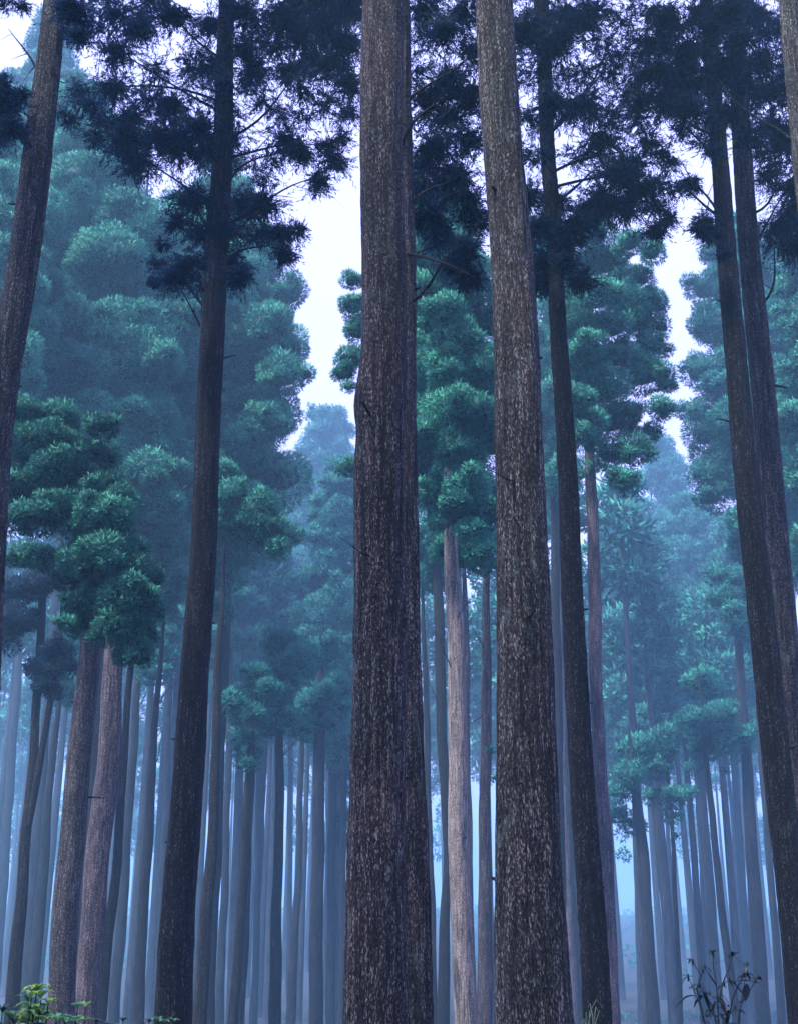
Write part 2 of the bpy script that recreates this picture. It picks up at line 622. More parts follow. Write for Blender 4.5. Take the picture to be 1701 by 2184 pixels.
def tree(key, ctrl, Y, mat, label, top=27, ytop=None, group=None, nseg=None, bulge=None, lean=None, ends_at=None):
    """a cedar whose trunk the picture shows at rows (y, x, width)"""
    P = [at(x, y, Y) for (y, x, w) in ctrl]
    Rr = [w / 2 * mpp(p) for (y, x, w), p in zip(ctrl, P)]
    order = sorted(range(len(P)), key=lambda i: P[i].z)
    P = [P[i] for i in order]
    Rr = [Rr[i] for i in order]
    # down to the ground
    lo, nx = P[0], P[min(2, len(P) - 1)]
    sl = (nx.x - lo.x) / max(nx.z - lo.z, .5)
    sl = max(-.12, min(.12, sl))
    g = ground_z(lo.x - sl * lo.z, Y)
    if lo.z > g:
        base = Vector((lo.x - sl * (lo.z - g), Y, g - .25))
        P.insert(0, base)
        Rr.insert(0, Rr[0] * 1.12)
    if ytop is not None:
        top = at(850, ytop, Y).z
        while len(P) > 2 and P[-1].z > top - .5:
            P.pop()
            Rr.pop()
    hi = P[-1]
    if hi.z < top - .4 and ends_at is None:
        pv = P[-2]
        sl = (hi.x - pv.x) / max(hi.z - pv.z, .5)
        sl = max(-.06, min(.06, sl))
        r0 = Rr[-1]
        m_ = (hi.z + top) / 2
        P.append(Vector((hi.x + sl * (m_ - hi.z), Y, m_)))
        Rr.append(r0 * .6)
        P.append(Vector((hi.x + sl * (top - hi.z), Y, top)))
        Rr.append(r0 * .08)
    zs = [p.z for p in P]
    near = Y < 16
    step = .09 if near else (.3 if Y < 40 else .8)
    nz_ = int((zs[-1] - zs[0]) / step) + 2
    z = np.linspace(zs[0], zs[-1], nz_)

    def smoothed(vals):
        v = np.interp(z, zs, vals)
        k = max(3, int(1.2 / step)) | 1
        pad = np.pad(v, k // 2, mode='edge')
        # keep the ends from sagging
        sm_ = np.convolve(pad, np.ones(k) / k, 'valid')
        e = k // 2
        sm_[:e] = v[:e]
        sm_[-e:] = v[-e:]
        return sm_
    xs = smoothed([p.x for p in P])
    rr = smoothed(Rr)
    g0 = ground_z(float(xs[0]), Y)
    rr = rr * (1 + .45 * np.exp(-np.clip(z - g0, 0, 9) / .35))
    rs = np.random.RandomState(int(abs(ctrl[0][1]) * 7 + Y))
    wob = sum(np.sin(z * f_ + rs.rand() * 6) * a_ for f_, a_ in ((.9, .012), (2.1, .006)))
    pts = np.stack([xs + wob * (1 if near else 2), np.full_like(z, Y) + wob * 1.5, z], axis=1)
    nseg = nseg or (72 if near else (20 if Y < 40 else 12))
    V, Fq = tube(pts, rr, nseg, flute=.03 if near else .04, seed=int(Y * 10 + ctrl[0][1]) % 9999, rough=.0035 if near else 0.004)
    if bulge:
        (by, bx), br, bh, amp = bulge
        bp = at(bx, by, Y)
        c = V - np.array([bp.x, bp.y, bp.z])
        below = c[:, 2] < 0
        fall = np.exp(-(c[:, 2] / np.where(below, bh * .35, bh)) ** 2) * np.clip(1 - (c[:, 0] + .05) / .2, 0, 1)
        V[:, 0] -= amp * fall
    root = thing("cedar_tree", label, "tree", (float(xs[0]), Y, g0), group)
    mesh_obj("trunk", V, Fq, BARK[mat], root, loc=root.location)
    TREES[key] = dict(root=root, Y=Y, z=z, x=xs, r=rr, mat=mat)
    return root


def branch(key, z0, tip, r=.03, sag=.15, mat=None, dead=False, seed=0):
    """a limb from the trunk of tree key at height z0 to the point tip"""
    T = TREES[key]
    x0 = float(np.interp(z0, T['z'], T['x']))
    a = Vector((x0, T['Y'], z0))
    b = Vector(tip)
    n = 10
    rs = np.random.RandomState(seed + int(z0 * 10))
    off = Vector(rs.uniform(-1, 1, 3)) * (b - a).length * .07
    pts = []
    for i in range(n + 1):
        t = i / n
        p = a.lerp(b, t)
        p = p + Vector((0, 0, 1)) * (math.sin(t * math.pi) * sag * (b - a).length) + off * math.sin(t * math.pi * 1.7)
        pts.append(p)
    rad = [r * (1 - .8 * i / n) for i in range(n + 1)]
    parts = [tube(pts, rad, 7)]
    # side twigs
    for k in range(3, n, 2):
        q = Vector(pts[k])
        d = (Vector(pts[k]) - Vector(pts[k - 1])).normalized()
        s = d.cross(Vector(rs.uniform(-1, 1, 3))).normalized()
        ln = (b - a).length * rs.uniform(.15, .35)
        tp = [q + (d * .6 + s) * ln * u + Vector((0, 0, (-.15 if not dead else .1) * ln * u * u)) for u in (0, .33, .66, 1)]
        parts.append(tube(tp, [rad[k] * .5, rad[k] * .4, rad[k] * .28, rad[k] * .1], 5))
    V, Fq = join(parts)
    return mesh_obj("branch", V, Fq, BARK[mat or 'dark'], T['root'], loc=T['root'].location)


def px_branch(key, y0, tip_px, Yt, r=.03, sag=.1, dead=False, seed=0, mat=None):
    T = TREES[key]
    z0 = at(850, y0, T['Y']).z
    return branch(key, z0, at(tip_px[0], tip_px[1], Yt), r, sag, mat, dead, seed)


# --- near trees
tree('A', [(0, 118, 44), (350, 75, 62), (700, 26, 66), (1000, -12, 64), (1300, -28, 68), (2184, -85, 92)], 11.5, 'near_grey',
     "bare brown trunk leaning out of the left edge of the picture", 24)
tree('B', [(0, 483, 32), (300, 474, 42), (640, 457, 51), (1000, 440, 52), (1400, 416, 60), (1667, 401, 66), (1917, 385, 70), (2184, 367, 80)], 14.5, 'dark',
     "dark cedar on the left with feathery needle sprays about its upper trunk", 25)
tree('C', [(0, 815, 88), (400, 819, 90), (800, 822, 96), (950, 808, 106), (1300, 805, 110), (1700, 805, 118), (2184, 804, 136)], 8.6, 'near',
     "thickest flaky trunk at the centre with a bump high on its left side", 22,
     bulge=((872, 760), 0, .33, .045))
tree('D', [(0, 846, 56), (500, 850, 60), (1200, 862, 62), (1767, 876, 66), (2184, 884, 70)], 10.2, 'near',
     "trunk pressed close behind the right side of the thick centre trunk", 24)
tree('E', [(0, 1055, 78), (330, 1070, 82), (500, 1083, 86), (700, 1096, 92), (1059, 1108, 104), (1409, 1119, 118), (1767, 1129, 134), (2184, 1138, 164)], 7.6, 'near_grey',
     "second thick flaky trunk right of centre, widening towards its foot", 21)
tree('F', [(0, 1152, 30), (300, 1166, 31), (500, 1182, 31), (700, 1191, 35), (1059, 1211, 42), (1409, 1226, 48), (1667, 1243, 52), (1917, 1260, 56), (2184, 1272, 62)], 14, 'dark',
     "dark slim trunk close to the right of the second thick trunk", 25)
tree('H1', [(250, 1526, 32), (500, 1546, 40), (700, 1564, 43), (1059, 1595, 50), (1409, 1632, 56), (1667, 1660, 60), (1917, 1690, 62), (2184, 1716, 66)], 13.6, 'dark',
     "dark trunk leaning in from the lower right, left one of the crossing pair", 25)
tree('H2', [(250, 1580, 38), (500, 1594, 42), (700, 1614, 48), (1059, 1648, 50), (1209, 1662, 50), (1409, 1682, 50), (1667, 1706, 54), (2184, 1760, 62)], 15, 'brown',
     "lighter grey trunk crossing behind the dark leaning trunk at the right edge", 25)
tree('I', [(0, 1684, 44), (300, 1712, 48), (700, 1750, 54), (2184, 1950, 80)], 11, 'near_grey',
     "trunk showing only in the top right corner of the picture", 23)

# --- middle distance
YTOP = {'J': 1180, 'K': 930, 'L': 1120, 'L2': 1260, 'M': 1270, 'N': 1210, 'O': 1250, 'P': 1310, 'P2': 1400, 'Q': 1110, 'Q2': 1300, 'R': 1450, 'R2': 1480, 'S': 1340, 'S2': 1400,
        'T': 1400, 'U': 1340, 'V': 1400, 'W': 560, 'X': 1050, 'X2': 1150, 'Y': 1060, 'Z': 1080, 'Z2': 1000, 'Z3': 1040, 'G': 560, 'a': 1540, 'b': 1540, 'c': 1540,
        'd': 1480, 'e': 1480, 'f': 1400, 'g': 1450, 'h': 1250, 'i': 1250}
MID = [
    ('J', [(1000, 128, 14), (1260, 95, 17), (1467, 78, 17), (1667, 65, 20), (1917, 48, 25), (2167, 22, 32)], 28.8, 'dark', "dark thin trunk near the left edge with a side stem joining it low down"),
    ('K', [(900, 232, 34), (1270, 195, 42), (1417, 184, 46), (1667, 166, 52), (1917, 145, 55), (2167, 126, 58)], 20.0, 'brown', "purplish broad trunk below the lowest green boughs on the left"),
    ('L', [(1100, 268, 32), (1300, 248, 36), (1417, 240, 40), (1617, 229, 50), (1817, 211, 52), (2017, 197, 52), (2167, 183, 54)], 22.6, 'pink', "rosy barked trunk right beside the purplish broad trunk at the left"),
    ('L2', [(1200, 305, 11), (1417, 282, 13), (1617, 262, 16), (1917, 242, 20), (2184, 213, 26)], 30.5, 'dark', "dark thin stem leaning behind the rosy barked trunk"),
    ('M', [(1200, 308, 13), (1467, 293, 15), (1717, 275, 19), (1917, 262, 22), (2167, 243, 25)], 55.0, 'far', "misty blue trunk right of the rosy trunk, speckled with pale flecks"),
    ('N', [(1200, 350, 10), (1467, 337, 13), (1667, 322, 19), (1917, 308, 23), (2167, 293, 26)], 44.5, 'dark', "dark blue trunk midway between the rosy trunk and the dark left cedar"),
    ('O', [(1200, 352, 9), (1467, 361, 11), (1667, 356, 14), (2167, 335, 19)], 69.0, 'far', "faint trunk just touching the left side of the dark left cedar"),
    ('P', [(1300, 50, 13), (1417, 40, 15), (1617, 25, 18), (1917, 4, 22), (2167, -16, 24)], 93.5, 'far', "palest trunk at the far left edge, almost lost in fog"),
    ('P2', [(1400, 128, 12), (1567, 117, 15), (1767, 98, 20), (1967, 82, 25), (2167, 68, 28)], 48.0, 'far', "misty grey trunk between the dark forked stem and the purplish broad trunk"),
    ('Q', [(1100, 490, 13), (1467, 465, 17), (1667, 457, 20), (1917, 443, 26), (2167, 428, 31)], 30.0, 'dark', "deep teal trunk just right of the dark left cedar"),
    ('Q2', [(1300, 498, 11), (1617, 487, 15), (1917, 478, 17), (2167, 467, 20)], 65.5, 'far', "lilac misty trunk directly behind the deep teal trunk"),
    ('R', [(1250, 556, 10), (1417, 548, 12), (1567, 538, 16), (1767, 525, 20), (1967, 512, 20), (2167, 500, 22)], 37.5, 'dark', "slim freckled trunk leaning right under the low green tufts left of centre"),
    ('R2', [(1400, 555, 9), (1767, 534, 12), (1967, 525, 13), (2167, 516, 15)], 48.0, 'dark', "dark stem hugging the right side of the slim freckled trunk"),
    ('S', [(1200, 598, 15), (1567, 596, 18), (1767, 594, 20), (2017, 589, 24), (2167, 584, 28)], 44.5, 'dark', "straight dark blue trunk midway between the left cedar and the centre trunk"),
    ('S2', [(1500, 568, 10), (1667, 562, 12), (1917, 550, 14), (2167, 540, 16)], 83.0, 'far', "faint blue trunk left of the straight dark blue one"),
    ('T', [(1400, 646, 10), (1617, 642, 12), (1867, 636, 15), (2167, 619, 22)], 65.5, 'far', "misty trunk right of the straight dark blue one"),
    ('U', [(1300, 684, 19), (1592, 681, 25), (1900, 676, 28), (2167, 673, 32)], 55.0, 'far', "broad misty blue trunk left of the thick centre trunk"),
    ('V', [(1300, 712, 12), (1592, 709, 16), (1900, 707, 19), (2167, 705, 22)], 72.5, 'far', "thin misty trunk between the broad blue one and the thick centre trunk"),
    ('W', [(900, 952, 18), (1109, 960, 26), (1309, 968, 34), (1417, 971, 38), (1717, 976, 41), (1917, 981, 44), (2167, 989, 47)], 27.0, 'cream', "pale cream and pink trunk standing bright between the two thick trunks"),
    ('X', [(1200, 930, 20), (1417, 938, 23), (1667, 946, 22), (1850, 956, 18), (1967, 948, 22), (2167, 944, 28)], 42.8, 'dark', "crooked dark trunk just left of the pale cream trunk"),
    ('X2', [(1400, 905, 11), (1767, 915, 14), (2167, 925, 16)], 44.5, 'far', "narrow violet trunk skirting the right edge of the trunk pressed behind the centre one"),
    ('Y', [(1100, 1041, 12), (1259, 1038, 15), (1417, 1035, 21), (1667, 1035, 23), (1917, 1033, 29), (2167, 1031, 37)], 34.0, 'brown', "mauve trunk between the pale cream trunk and the second thick trunk"),
    ('Z', [(1100, 988, 14), (1350, 992, 15), (1667, 996, 15), (2167, 1005, 18)], 48.0, 'brown', "thin trunk peeping out behind the right side of the pale cream trunk"),
    ('Z2', [(1200, 1188, 11), (1500, 1196, 13), (1800, 1206, 13), (2167, 1226, 14)], 62.0, 'pink', "thin pale stem in the gap right of the second thick trunk"),
    ('Z3', [(1300, 1195, 10), (1867, 1218, 14), (2167, 1233, 18)], 65.5, 'dark', "blue stem in the narrow gap left of the dark slim trunk"),
    ('G', [(800, 1253, 18), (960, 1258, 21), (1009, 1260, 23), (1209, 1265, 27), (1409, 1270, 27), (1667, 1280, 28), (1917, 1298, 28), (2167, 1306, 34)], 32.2, 'pink', "mauve trunk with a knot, rising to the round crown beside the sky gap"),
    ('a', [(1500, 1346, 18), (1692, 1355, 21), (1817, 1370, 24), (1967, 1380, 25), (2167, 1391, 30)], 58.5, 'far', "leftmost broad blue trunk in the misty gap on the right"),
    ('b', [(1500, 1378, 11), (1717, 1393, 14), (1867, 1410, 15), (2017, 1423, 16), (2167, 1433, 18)], 86.5, 'far', "pale trunk right behind the leftmost broad blue trunk in the right gap"),
    ('c', [(1600, 1420, 7), (1777, 1433, 8), (1917, 1440, 10), (2167, 1450, 13)], 62.0, 'dark', "thin dark stem in the misty gap on the right"),
    ('d', [(1500, 1455, 11), (1717, 1470, 13), (1867, 1483, 15), (2067, 1495, 17), (2184, 1502, 18)], 76.0, 'far', "blue trunk rising behind the left side of the leafy weed"),
    ('e', [(1500, 1482, 15), (1692, 1496, 18), (1917, 1515, 21), (2167, 1530, 25)], 83.0, 'far', "broad grey trunk rising behind the middle of the leafy weed"),
    ('f', [(1400, 1494, 11), (1642, 1508, 13), (1817, 1525, 15), (1967, 1542, 17), (2117, 1562, 18), (2184, 1570, 18)], 58.5, 'dark', "darkest leaning trunk in the misty gap on the right"),
    ('g', [(1500, 1555, 14), (1642, 1566, 16), (1917, 1584, 18), (2167, 1600, 20)], 114.5, 'far', "very pale trunk just right of the darkest leaning one"),
    ('h', [(1400, 1575, 19), (1617, 1590, 23), (1867, 1606, 28), (2167, 1627, 32)], 58.5, 'far', "broad blue trunk left of the dark leaning pair at the right edge"),
    ('i', [(1400, 1610, 11), (1617, 1622, 13), (1867, 1643, 15), (2167, 1667, 19)], 65.5, 'far', "thin blue trunk squeezed against the dark leaning pair at the right edge"),
]
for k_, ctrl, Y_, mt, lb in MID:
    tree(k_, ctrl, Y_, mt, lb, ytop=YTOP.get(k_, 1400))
# the side stem of tree J
T_ = TREES['J']
V, Fq = tube([at(62, 1760, 28.7), at(78, 1667, 28.6), at(96, 1560, 28.5), at(118, 1440, 28.5), at(130, 1340, 28.6), at(140, 1200, 28.7)],
             [.07, .085, .08, .075, .065, .04], 12, rough=.003)
mesh_obj("side_stem", V, Fq, BARK['dark'], T_['root'], loc=T_['root'].location)

# --- trees behind, known by their crowns
BACK = [
    ('T1', [(900, 270, 20), (1400, 225, 28)], 40, 'dark', "great domed cedar crown filling the left of the picture", 330),
    ('T0', [(900, 150, 14), (1400, 110, 18)], 64, 'far', "hazy cedar crown rising highest behind the left trunk", 90),
    ('T2', [(900, 500, 20), (1400, 478, 24)], 46, 'dark', "tall cedar crown edging the sky gap left of the centre trunk", 420),
    ('T5', [(900, 30, 20), (1400, -30, 24)], 34, 'dark', "cedar crown cut by the left edge behind the leaning brown trunk", 380),
    ('AA', [(900, 1178, 16), (1400, 1186, 20)], 48, 'dark', "narrow green crown between the second thick trunk and the dark slim one", 520),
    ('BB', [(900, 1610, 18), (1400, 1645, 24)], 52, 'dark', "teal cedar crown right of the sky gap behind the leaning pair", 540),
    ('B2', [(900, 1760, 18), (1400, 1800, 24)], 40, 'dark', "cedar crown at the right edge behind the crossing trunks", 480),
    ('U1', [(1300, 560, 12), (1700, 552, 13)], 82, 'far', "hazy cedar crown left of the centre trunk, under the bright green bough", 1170),
    ('U2', [(1300, 735, 12), (1700, 732, 14)], 70, 'far', "hazy cedar crown touching the left side of the centre trunk", 1040),
    ('V1', [(1000, 700, 7), (1500, 699, 9)], 128, 'far', "palest crown at the bottom of the sky gap left of the centre trunk", 885),
    ('V2', [(1300, 1340, 9), (1700, 1352, 12)], 112, 'far', "pale foggy crown at the foot of the sky gap on the right", 1090),
    ('V3', [(1300, 1465, 10), (1700, 1488, 12)], 104, 'far', "wide foggy crown in the middle of the misty right gap", 1110),
    ('V4', [(1300, 1400, 8), (1700, 1420, 9)], 125, 'far', "ghostly pale crown farthest back below the right sky gap", 955),
    ('V5', [(1300, 1570, 10), (1700, 1590, 12)], 88, 'far', "misty crown just left of the dark leaning pair", 1160),
    ('V6', [(1300, 620, 7), (1700, 618, 9)], 112, 'far', "pale blue crown right of the bright green bough at left centre", 1040),
]
for r_ in BACK:
    tree(r_[0], r_[1], r_[2], r_[3], r_[4], ytop=r_[5])


# --- crowns of the middle and back trees
def R_(k):
    return TREES[k]['root']


m = dome_mounds([(250, 100, 260), (380, 40, 330), (520, 20, 400), (700, -10, 440), (900, 0, 440), (1050, 20, 430), (1150, 130, 420), (1230, 250, 400)], 40, 84, seed=3)
m += px_mounds([(130, 480, 60), (130, 650, 75), (90, 790, 62), (185, 795, 45), (110, 960, 80), (330, 770, 62), (320, 905, 72), (315, 1010, 66),
                (345, 1075, 60), (250, 560, 70), (395, 680, 50), (200, 900, 60), (60, 870, 50), (240, 720, 60)], 36.5, seed=4)
add_crown(R_('T1'), m, 10.5, 1.1, 'mid', 40, 4.2, seed=31)

m = dome_mounds([(40, 75, 115), (100, 55, 150), (200, 25, 190), (300, 0, 240), (450, -30, 330), (600, -60, 420)], 64, 38, seed=8)
add_crown(R_('T0'), m, 9, 1.5, 'teal', 64, 3.6, seed=32)

m = dome_mounds([(300, -60, 60), (450, -110, 110), (700, -140, 110), (900, -150, 90), (1050, -120, 60)], 34, 60, seed=9)
add_crown(R_('T5'), m, 10.5, 1.1, 'mid', 34, 4.0, seed=33)

m = dome_mounds([(360, 430, 520), (480, 370, 575), (580, 350, 625), (700, 350, 665), (800, 350, 645), (900, 350, 625), (1000, 340, 640), (1100, 330, 625), (1180, 400, 560)], 46, 60, seed=5)
m += px_mounds([(500, 1065, 56), (545, 1100, 58), (585, 1142, 48), (592, 1170, 28), (480, 1030, 46), (510, 950, 54), (480, 640, 60), (560, 700, 56), (600, 800, 54), (580, 900, 52)], 41, seed=6)
m += px_mounds([(480, 1240, 42), (472, 1300, 32), (455, 1180, 36)], 45, seed=7)
bough = px_mounds([(475, 1010, 40), (500, 1060, 46), (545, 1092, 46), (580, 1132, 38), (592, 1165, 24), (470, 1120, 36), (520, 1120, 34), (560, 1155, 24)], 29.5, .4, seed=140)
add_crown(R_('Q'), bough, 10.5, 1.1, 'mid', 29.5, 4.2, seed=141)
add_crown(R_('T2'), m, 10.5, 1.1, 'mid', 46, 4.2, seed=34)

# the low green boughs on the trees at the left
m = px_mounds([(80, 1105, 46), (150, 1085, 50), (205, 1095, 46), (115, 1085, 44), (40, 1108, 34), (232, 1150, 52), (255, 1210, 56), (278, 1265, 52),
               (228, 1250, 46), (268, 1330, 46), (292, 1390, 36), (320, 1235, 30), (325, 1310, 24), (312, 1370, 26), (250, 1090, 40), (225, 1110, 50), (270, 1180, 44), (165, 1290, 30), (182, 1335, 26), (145, 1330, 22), (200, 1125, 54), (245, 1180, 58), (282, 1225, 52), (304, 1290, 42), (255, 1290, 52), (285, 1345, 44), (238, 1345, 40), (195, 1180, 46), (160, 1200, 40), (300, 1300, 34), (262, 1400, 26)], 18.7, .5, seed=12)
add_crown(R_('L'), m, 10.5, 1.1, 'deep', 20, 5, seed=35)
m = px_mounds([(80, 940, 58), (140, 955, 58), (172, 1015, 44), (110, 1000, 55), (55, 985, 44), (150, 1040, 40), (70, 1040, 40), (200, 1050, 34), (215, 970, 40), (205, 1120, 34), (230, 1040, 40), (20, 1050, 40), (15, 940, 44), (45, 880, 44), (130, 890, 46), (215, 910, 36), (260, 1060, 34)], 19.2, .4, seed=130)
m += px_mounds([(60, 1185, 36), (95, 1190, 36), (170, 1300, 34), (160, 1345, 22), (190, 1250, 40), (140, 1240, 30)], 20.3, .3, seed=13)
add_crown(R_('K'), m, 10.5, 1.1, 'deep', 20, 4.5, seed=36)
m = px_mounds([(30, 1265, 45), (75, 1255, 40), (18, 1330, 44), (60, 1325, 32), (25, 1380, 22, .6), (110, 1220, 40), (95, 1432, 36), (112, 1395, 30),
               (85, 1465, 22), (140, 1425, 26), (112, 1478, 20), (128, 1385, 28), (70, 1425, 20)], 28.8, .5, seed=15)
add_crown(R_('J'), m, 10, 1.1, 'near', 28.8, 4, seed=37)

m = dome_mounds([(440, 890, 990), (560, 790, 1050), (650, 760, 1070), (760, 755, 1080), (900, 770, 1080), (1000, 770, 1080), (1100, 880, 1075), (1190, 930, 1070), (1235, 985, 1060)], 30, 60, seed=16)
m += px_mounds([(980, 885, 80), (965, 735, 62), (1000, 1045, 58), (905, 925, 42), (1030, 800, 45), (900, 620, 50), (1010, 600, 55), (930, 520, 45), (955, 660, 46), (948, 800, 44), (955, 860, 42), (960, 960, 44), (955, 1010, 42, .7), (962, 1065, 36, .6), (968, 1072, 34, 1.0), (985, 1100, 28, 1.0), (945, 1085, 24, 1.0), (955, 1105, 26, .5), (985, 1095, 30, .6), (1002, 1135, 34), (1022, 1180, 32), (935, 1112, 26, .6), (905, 1050, 34), (950, 570, 44), (1000, 960, 44), (1040, 920, 44), (1045, 1090, 30)], 26, .4, seed=17)
m += px_mounds([(755, 655, 34), (748, 765, 36), (728, 800, 22), (742, 825, 14), (748, 1000, 24), (750, 600, 24), (760, 710, 30), (1010, 1150, 40), (1030, 1200, 34)], 29.5, .4, seed=18)
add_crown(R_('W'), m, 10.5, 1.1, 'mid', 27, 4.2, seed=38)

m = dome_mounds([(480, 1140, 1200), (600, 1130, 1240), (750, 1130, 1250), (900, 1135, 1240), (1030, 1155, 1225)], 48, 48, seed=19)
add_crown(R_('AA'), m, 10.5, 1.1, 'mid', 48, 3.8, seed=39)

m = px_mounds([(1290, 835, 62), (1305, 900, 56), (1372, 690, 46), (1375, 800, 56), (1270, 640, 52), (1350, 600, 44), (1240, 775, 48), (1355, 960, 42),
               (1300, 975, 32), (1328, 1025, 30), (1405, 870, 30), (1390, 540, 30), (1300, 560, 45), (1385, 745, 40), (1235, 690, 45), (1225, 850, 40),
               (1240, 930, 36), (1385, 920, 24), (1310, 700, 42), (1345, 1045, 20, .6), (1235, 590, 42), (1420, 820, 22), (1270, 500, 45), (1340, 520, 36), (1255, 1000, 20, .6), (1320, 640, 46), (1325, 765, 44), (1230, 640, 44), (1300, 770, 40), (1350, 655, 40), (1340, 880, 30), (1395, 640, 30), (1258, 895, 34), (1256, 735, 34), (1254, 560, 34), (1262, 945, 24)], 31.2, 1.1, seed=20)
add_crown(R_('G'), m, 10.5, 1.1, 'mid', 32, 4.2, seed=40)

m = dome_mounds([(480, 1520, 1600), (560, 1490, 1660), (650, 1475, 1710), (760, 1470, 1720), (850, 1465, 1740), (950, 1452, 1750), (1050, 1480, 1750), (1150, 1545, 1760), (1230, 1600, 1760)], 52, 42, seed=21, gap=.12)
add_crown(R_('BB'), m, 10, 1.05, 'teal', 52, 3.8, seed=41)
m = dome_mounds([(450, 1680, 1800), (600, 1650, 1860), (800, 1650, 1900), (1000, 1660, 1900), (1150, 1700, 1880)], 40, 48, seed=22, gap=.08)
add_crown(R_('B2'), m, 10.5, 1.1, 'mid', 40, 3.4, seed=42)

HZ = [('U1', [(1130, 500, 570), (1200, 450, 640), (1300, 430, 660), (1400, 440, 660), (1500, 450, 650), (1560, 480, 600)], .3, 0),
      ('U2', [(1000, 700, 770), (1100, 650, 800), (1250, 640, 820), (1400, 630, 820), (1560, 640, 800), (1600, 680, 780)], .32, 0),
      ('V1', [(892, 655, 740), (925, 640, 752), (980, 640, 760), (1100, 620, 780)], .34, 0),
      ('V6', [(1010, 610, 660), (1100, 570, 700), (1250, 540, 720), (1400, 540, 720)], .3, 0),
      ('V2', [(1060, 1275, 1365), (1150, 1260, 1400), (1300, 1230, 1430), (1450, 1240, 1430), (1600, 1280, 1420), (1680, 1310, 1400)], .3, 0),
      ('V3', [(1080, 1430, 1515), (1180, 1395, 1545), (1350, 1370, 1570), (1500, 1390, 1580), (1600, 1420, 1560)], .3, .05),
      ('V4', [(950, 1385, 1440), (1000, 1375, 1455), (1080, 1380, 1480), (1200, 1350, 1500), (1350, 1330, 1500)], .34, .1),
      ('V5', [(1130, 1530, 1600), (1250, 1500, 1640), (1400, 1490, 1650), (1530, 1500, 1640), (1600, 1520, 1620)], .3, .05)]
for i_, (k_, ol, mr_, gp) in enumerate(HZ):
    Y_ = TREES[k_]['Y']
    add_crown(R_(k_), dome_mounds(ol, Y_, 36 if Y_ > 100 else 44, seed=50 + i_, gap=gp), 9, 1.1, 'teal', Y_, 3.2, seed=60 + i_)
SM = [('R', [(530, 1488, 36), (515, 1520, 32), (545, 1530, 30), (540, 1600, 22), (528, 1630, 15), (500, 1500, 28), (545, 1440, 36), (575, 1470, 28), (530, 1570, 20)], 'teal'),
      ('S', [(590, 1500, 40), (620, 1545, 30), (600, 1440, 44), (640, 1410, 44), (570, 1550, 26), (610, 1380, 46)], 'teal'),
      ('U', [(690, 1485, 36), (712, 1455, 40), (690, 1545, 26), (660, 1500, 34), (650, 1560, 26), (730, 1510, 26), (690, 1400, 44)], 'teal'),
      ('V', [(726, 1660, 16), (737, 1690, 14), (738, 1745, 22), (728, 1790, 14), (745, 1650, 16), (748, 1800, 12, .5)], 'near'),
      ('a', [(1340, 1655, 36), (1320, 1738, 28), (1352, 1762, 22), (1310, 1690, 30), (1330, 1825, 15, .6), (1360, 1600, 44), (1325, 1780, 16, .7)], 'teal'),
      ('c', [(1400, 1640, 36), (1440, 1700, 30), (1430, 1740, 22), (1452, 1695, 20), (1390, 1700, 22), (1470, 1690, 16), (1442, 1785, 7), (1410, 1580, 44)], 'teal'),
      ('f', [(1550, 1585, 34), (1505, 1595, 36), (1480, 1540, 40), (1530, 1530, 44), (1585, 1570, 26), (1480, 1640, 20, .6), (1547, 1646, 6), (1500, 1460, 44)], 'teal'),
      ('P', [(15, 1380, 30), (50, 1350, 30)], 'teal'),
      ('M', [(325, 1440, 34), (345, 1400, 40), (310, 1400, 34), (338, 1350, 40), (370, 1330, 40)], 'teal'),
      ('N', [(345, 1300, 40), (370, 1250, 40), (330, 1270, 34)], 'teal'),
      ('X', [(925, 1150, 44), (905, 1230, 34, .7), (930, 1080, 44)], 'teal'),
      ('Y', [(1040, 1080, 40), (1045, 1600, 9), (1052, 1660, 8), (1030, 1150, 34)], 'teal'),
      ]
for i_, (k_, lst, mt_) in enumerate(SM):
    Y_ = TREES[k_]['Y']
    add_crown(R_(k_), px_mounds(lst, Y_, 1.2, seed=70 + i_), 9.5, 1.05, mt_, Y_, 3.2, seed=90 + i_)

have = {k_ for k_, _, _ in SM} | {'K', 'L', 'J', 'W', 'G', 'Q'}
for i_, row in enumerate(MID):
    k_ = row[0]
    if k_ in have:
        continue
    T_ = TREES[k_]
    y0 = YTOP.get(k_, 1400)
    lst = []
    q_ = np.random.RandomState(400 + i_)
    for q in range(9):
        yy = y0 - 20 + 150 * q / 8 * q_.uniform(.6, 1.1)
        xx = CX + (float(np.interp(at(850, yy, T_['Y']).z, T_['z'], T_['x'])) / mpp(at(850, yy, T_['Y'])))
        lst.append((xx + q_.uniform(-38, 38), yy, q_.uniform(22, 40), .9))
    add_crown(R_(k_), px_mounds(lst, T_['Y'], 1.5, seed=420 + i_), 9, 1.05, 'teal', T_['Y'], 3, seed=440 + i_)

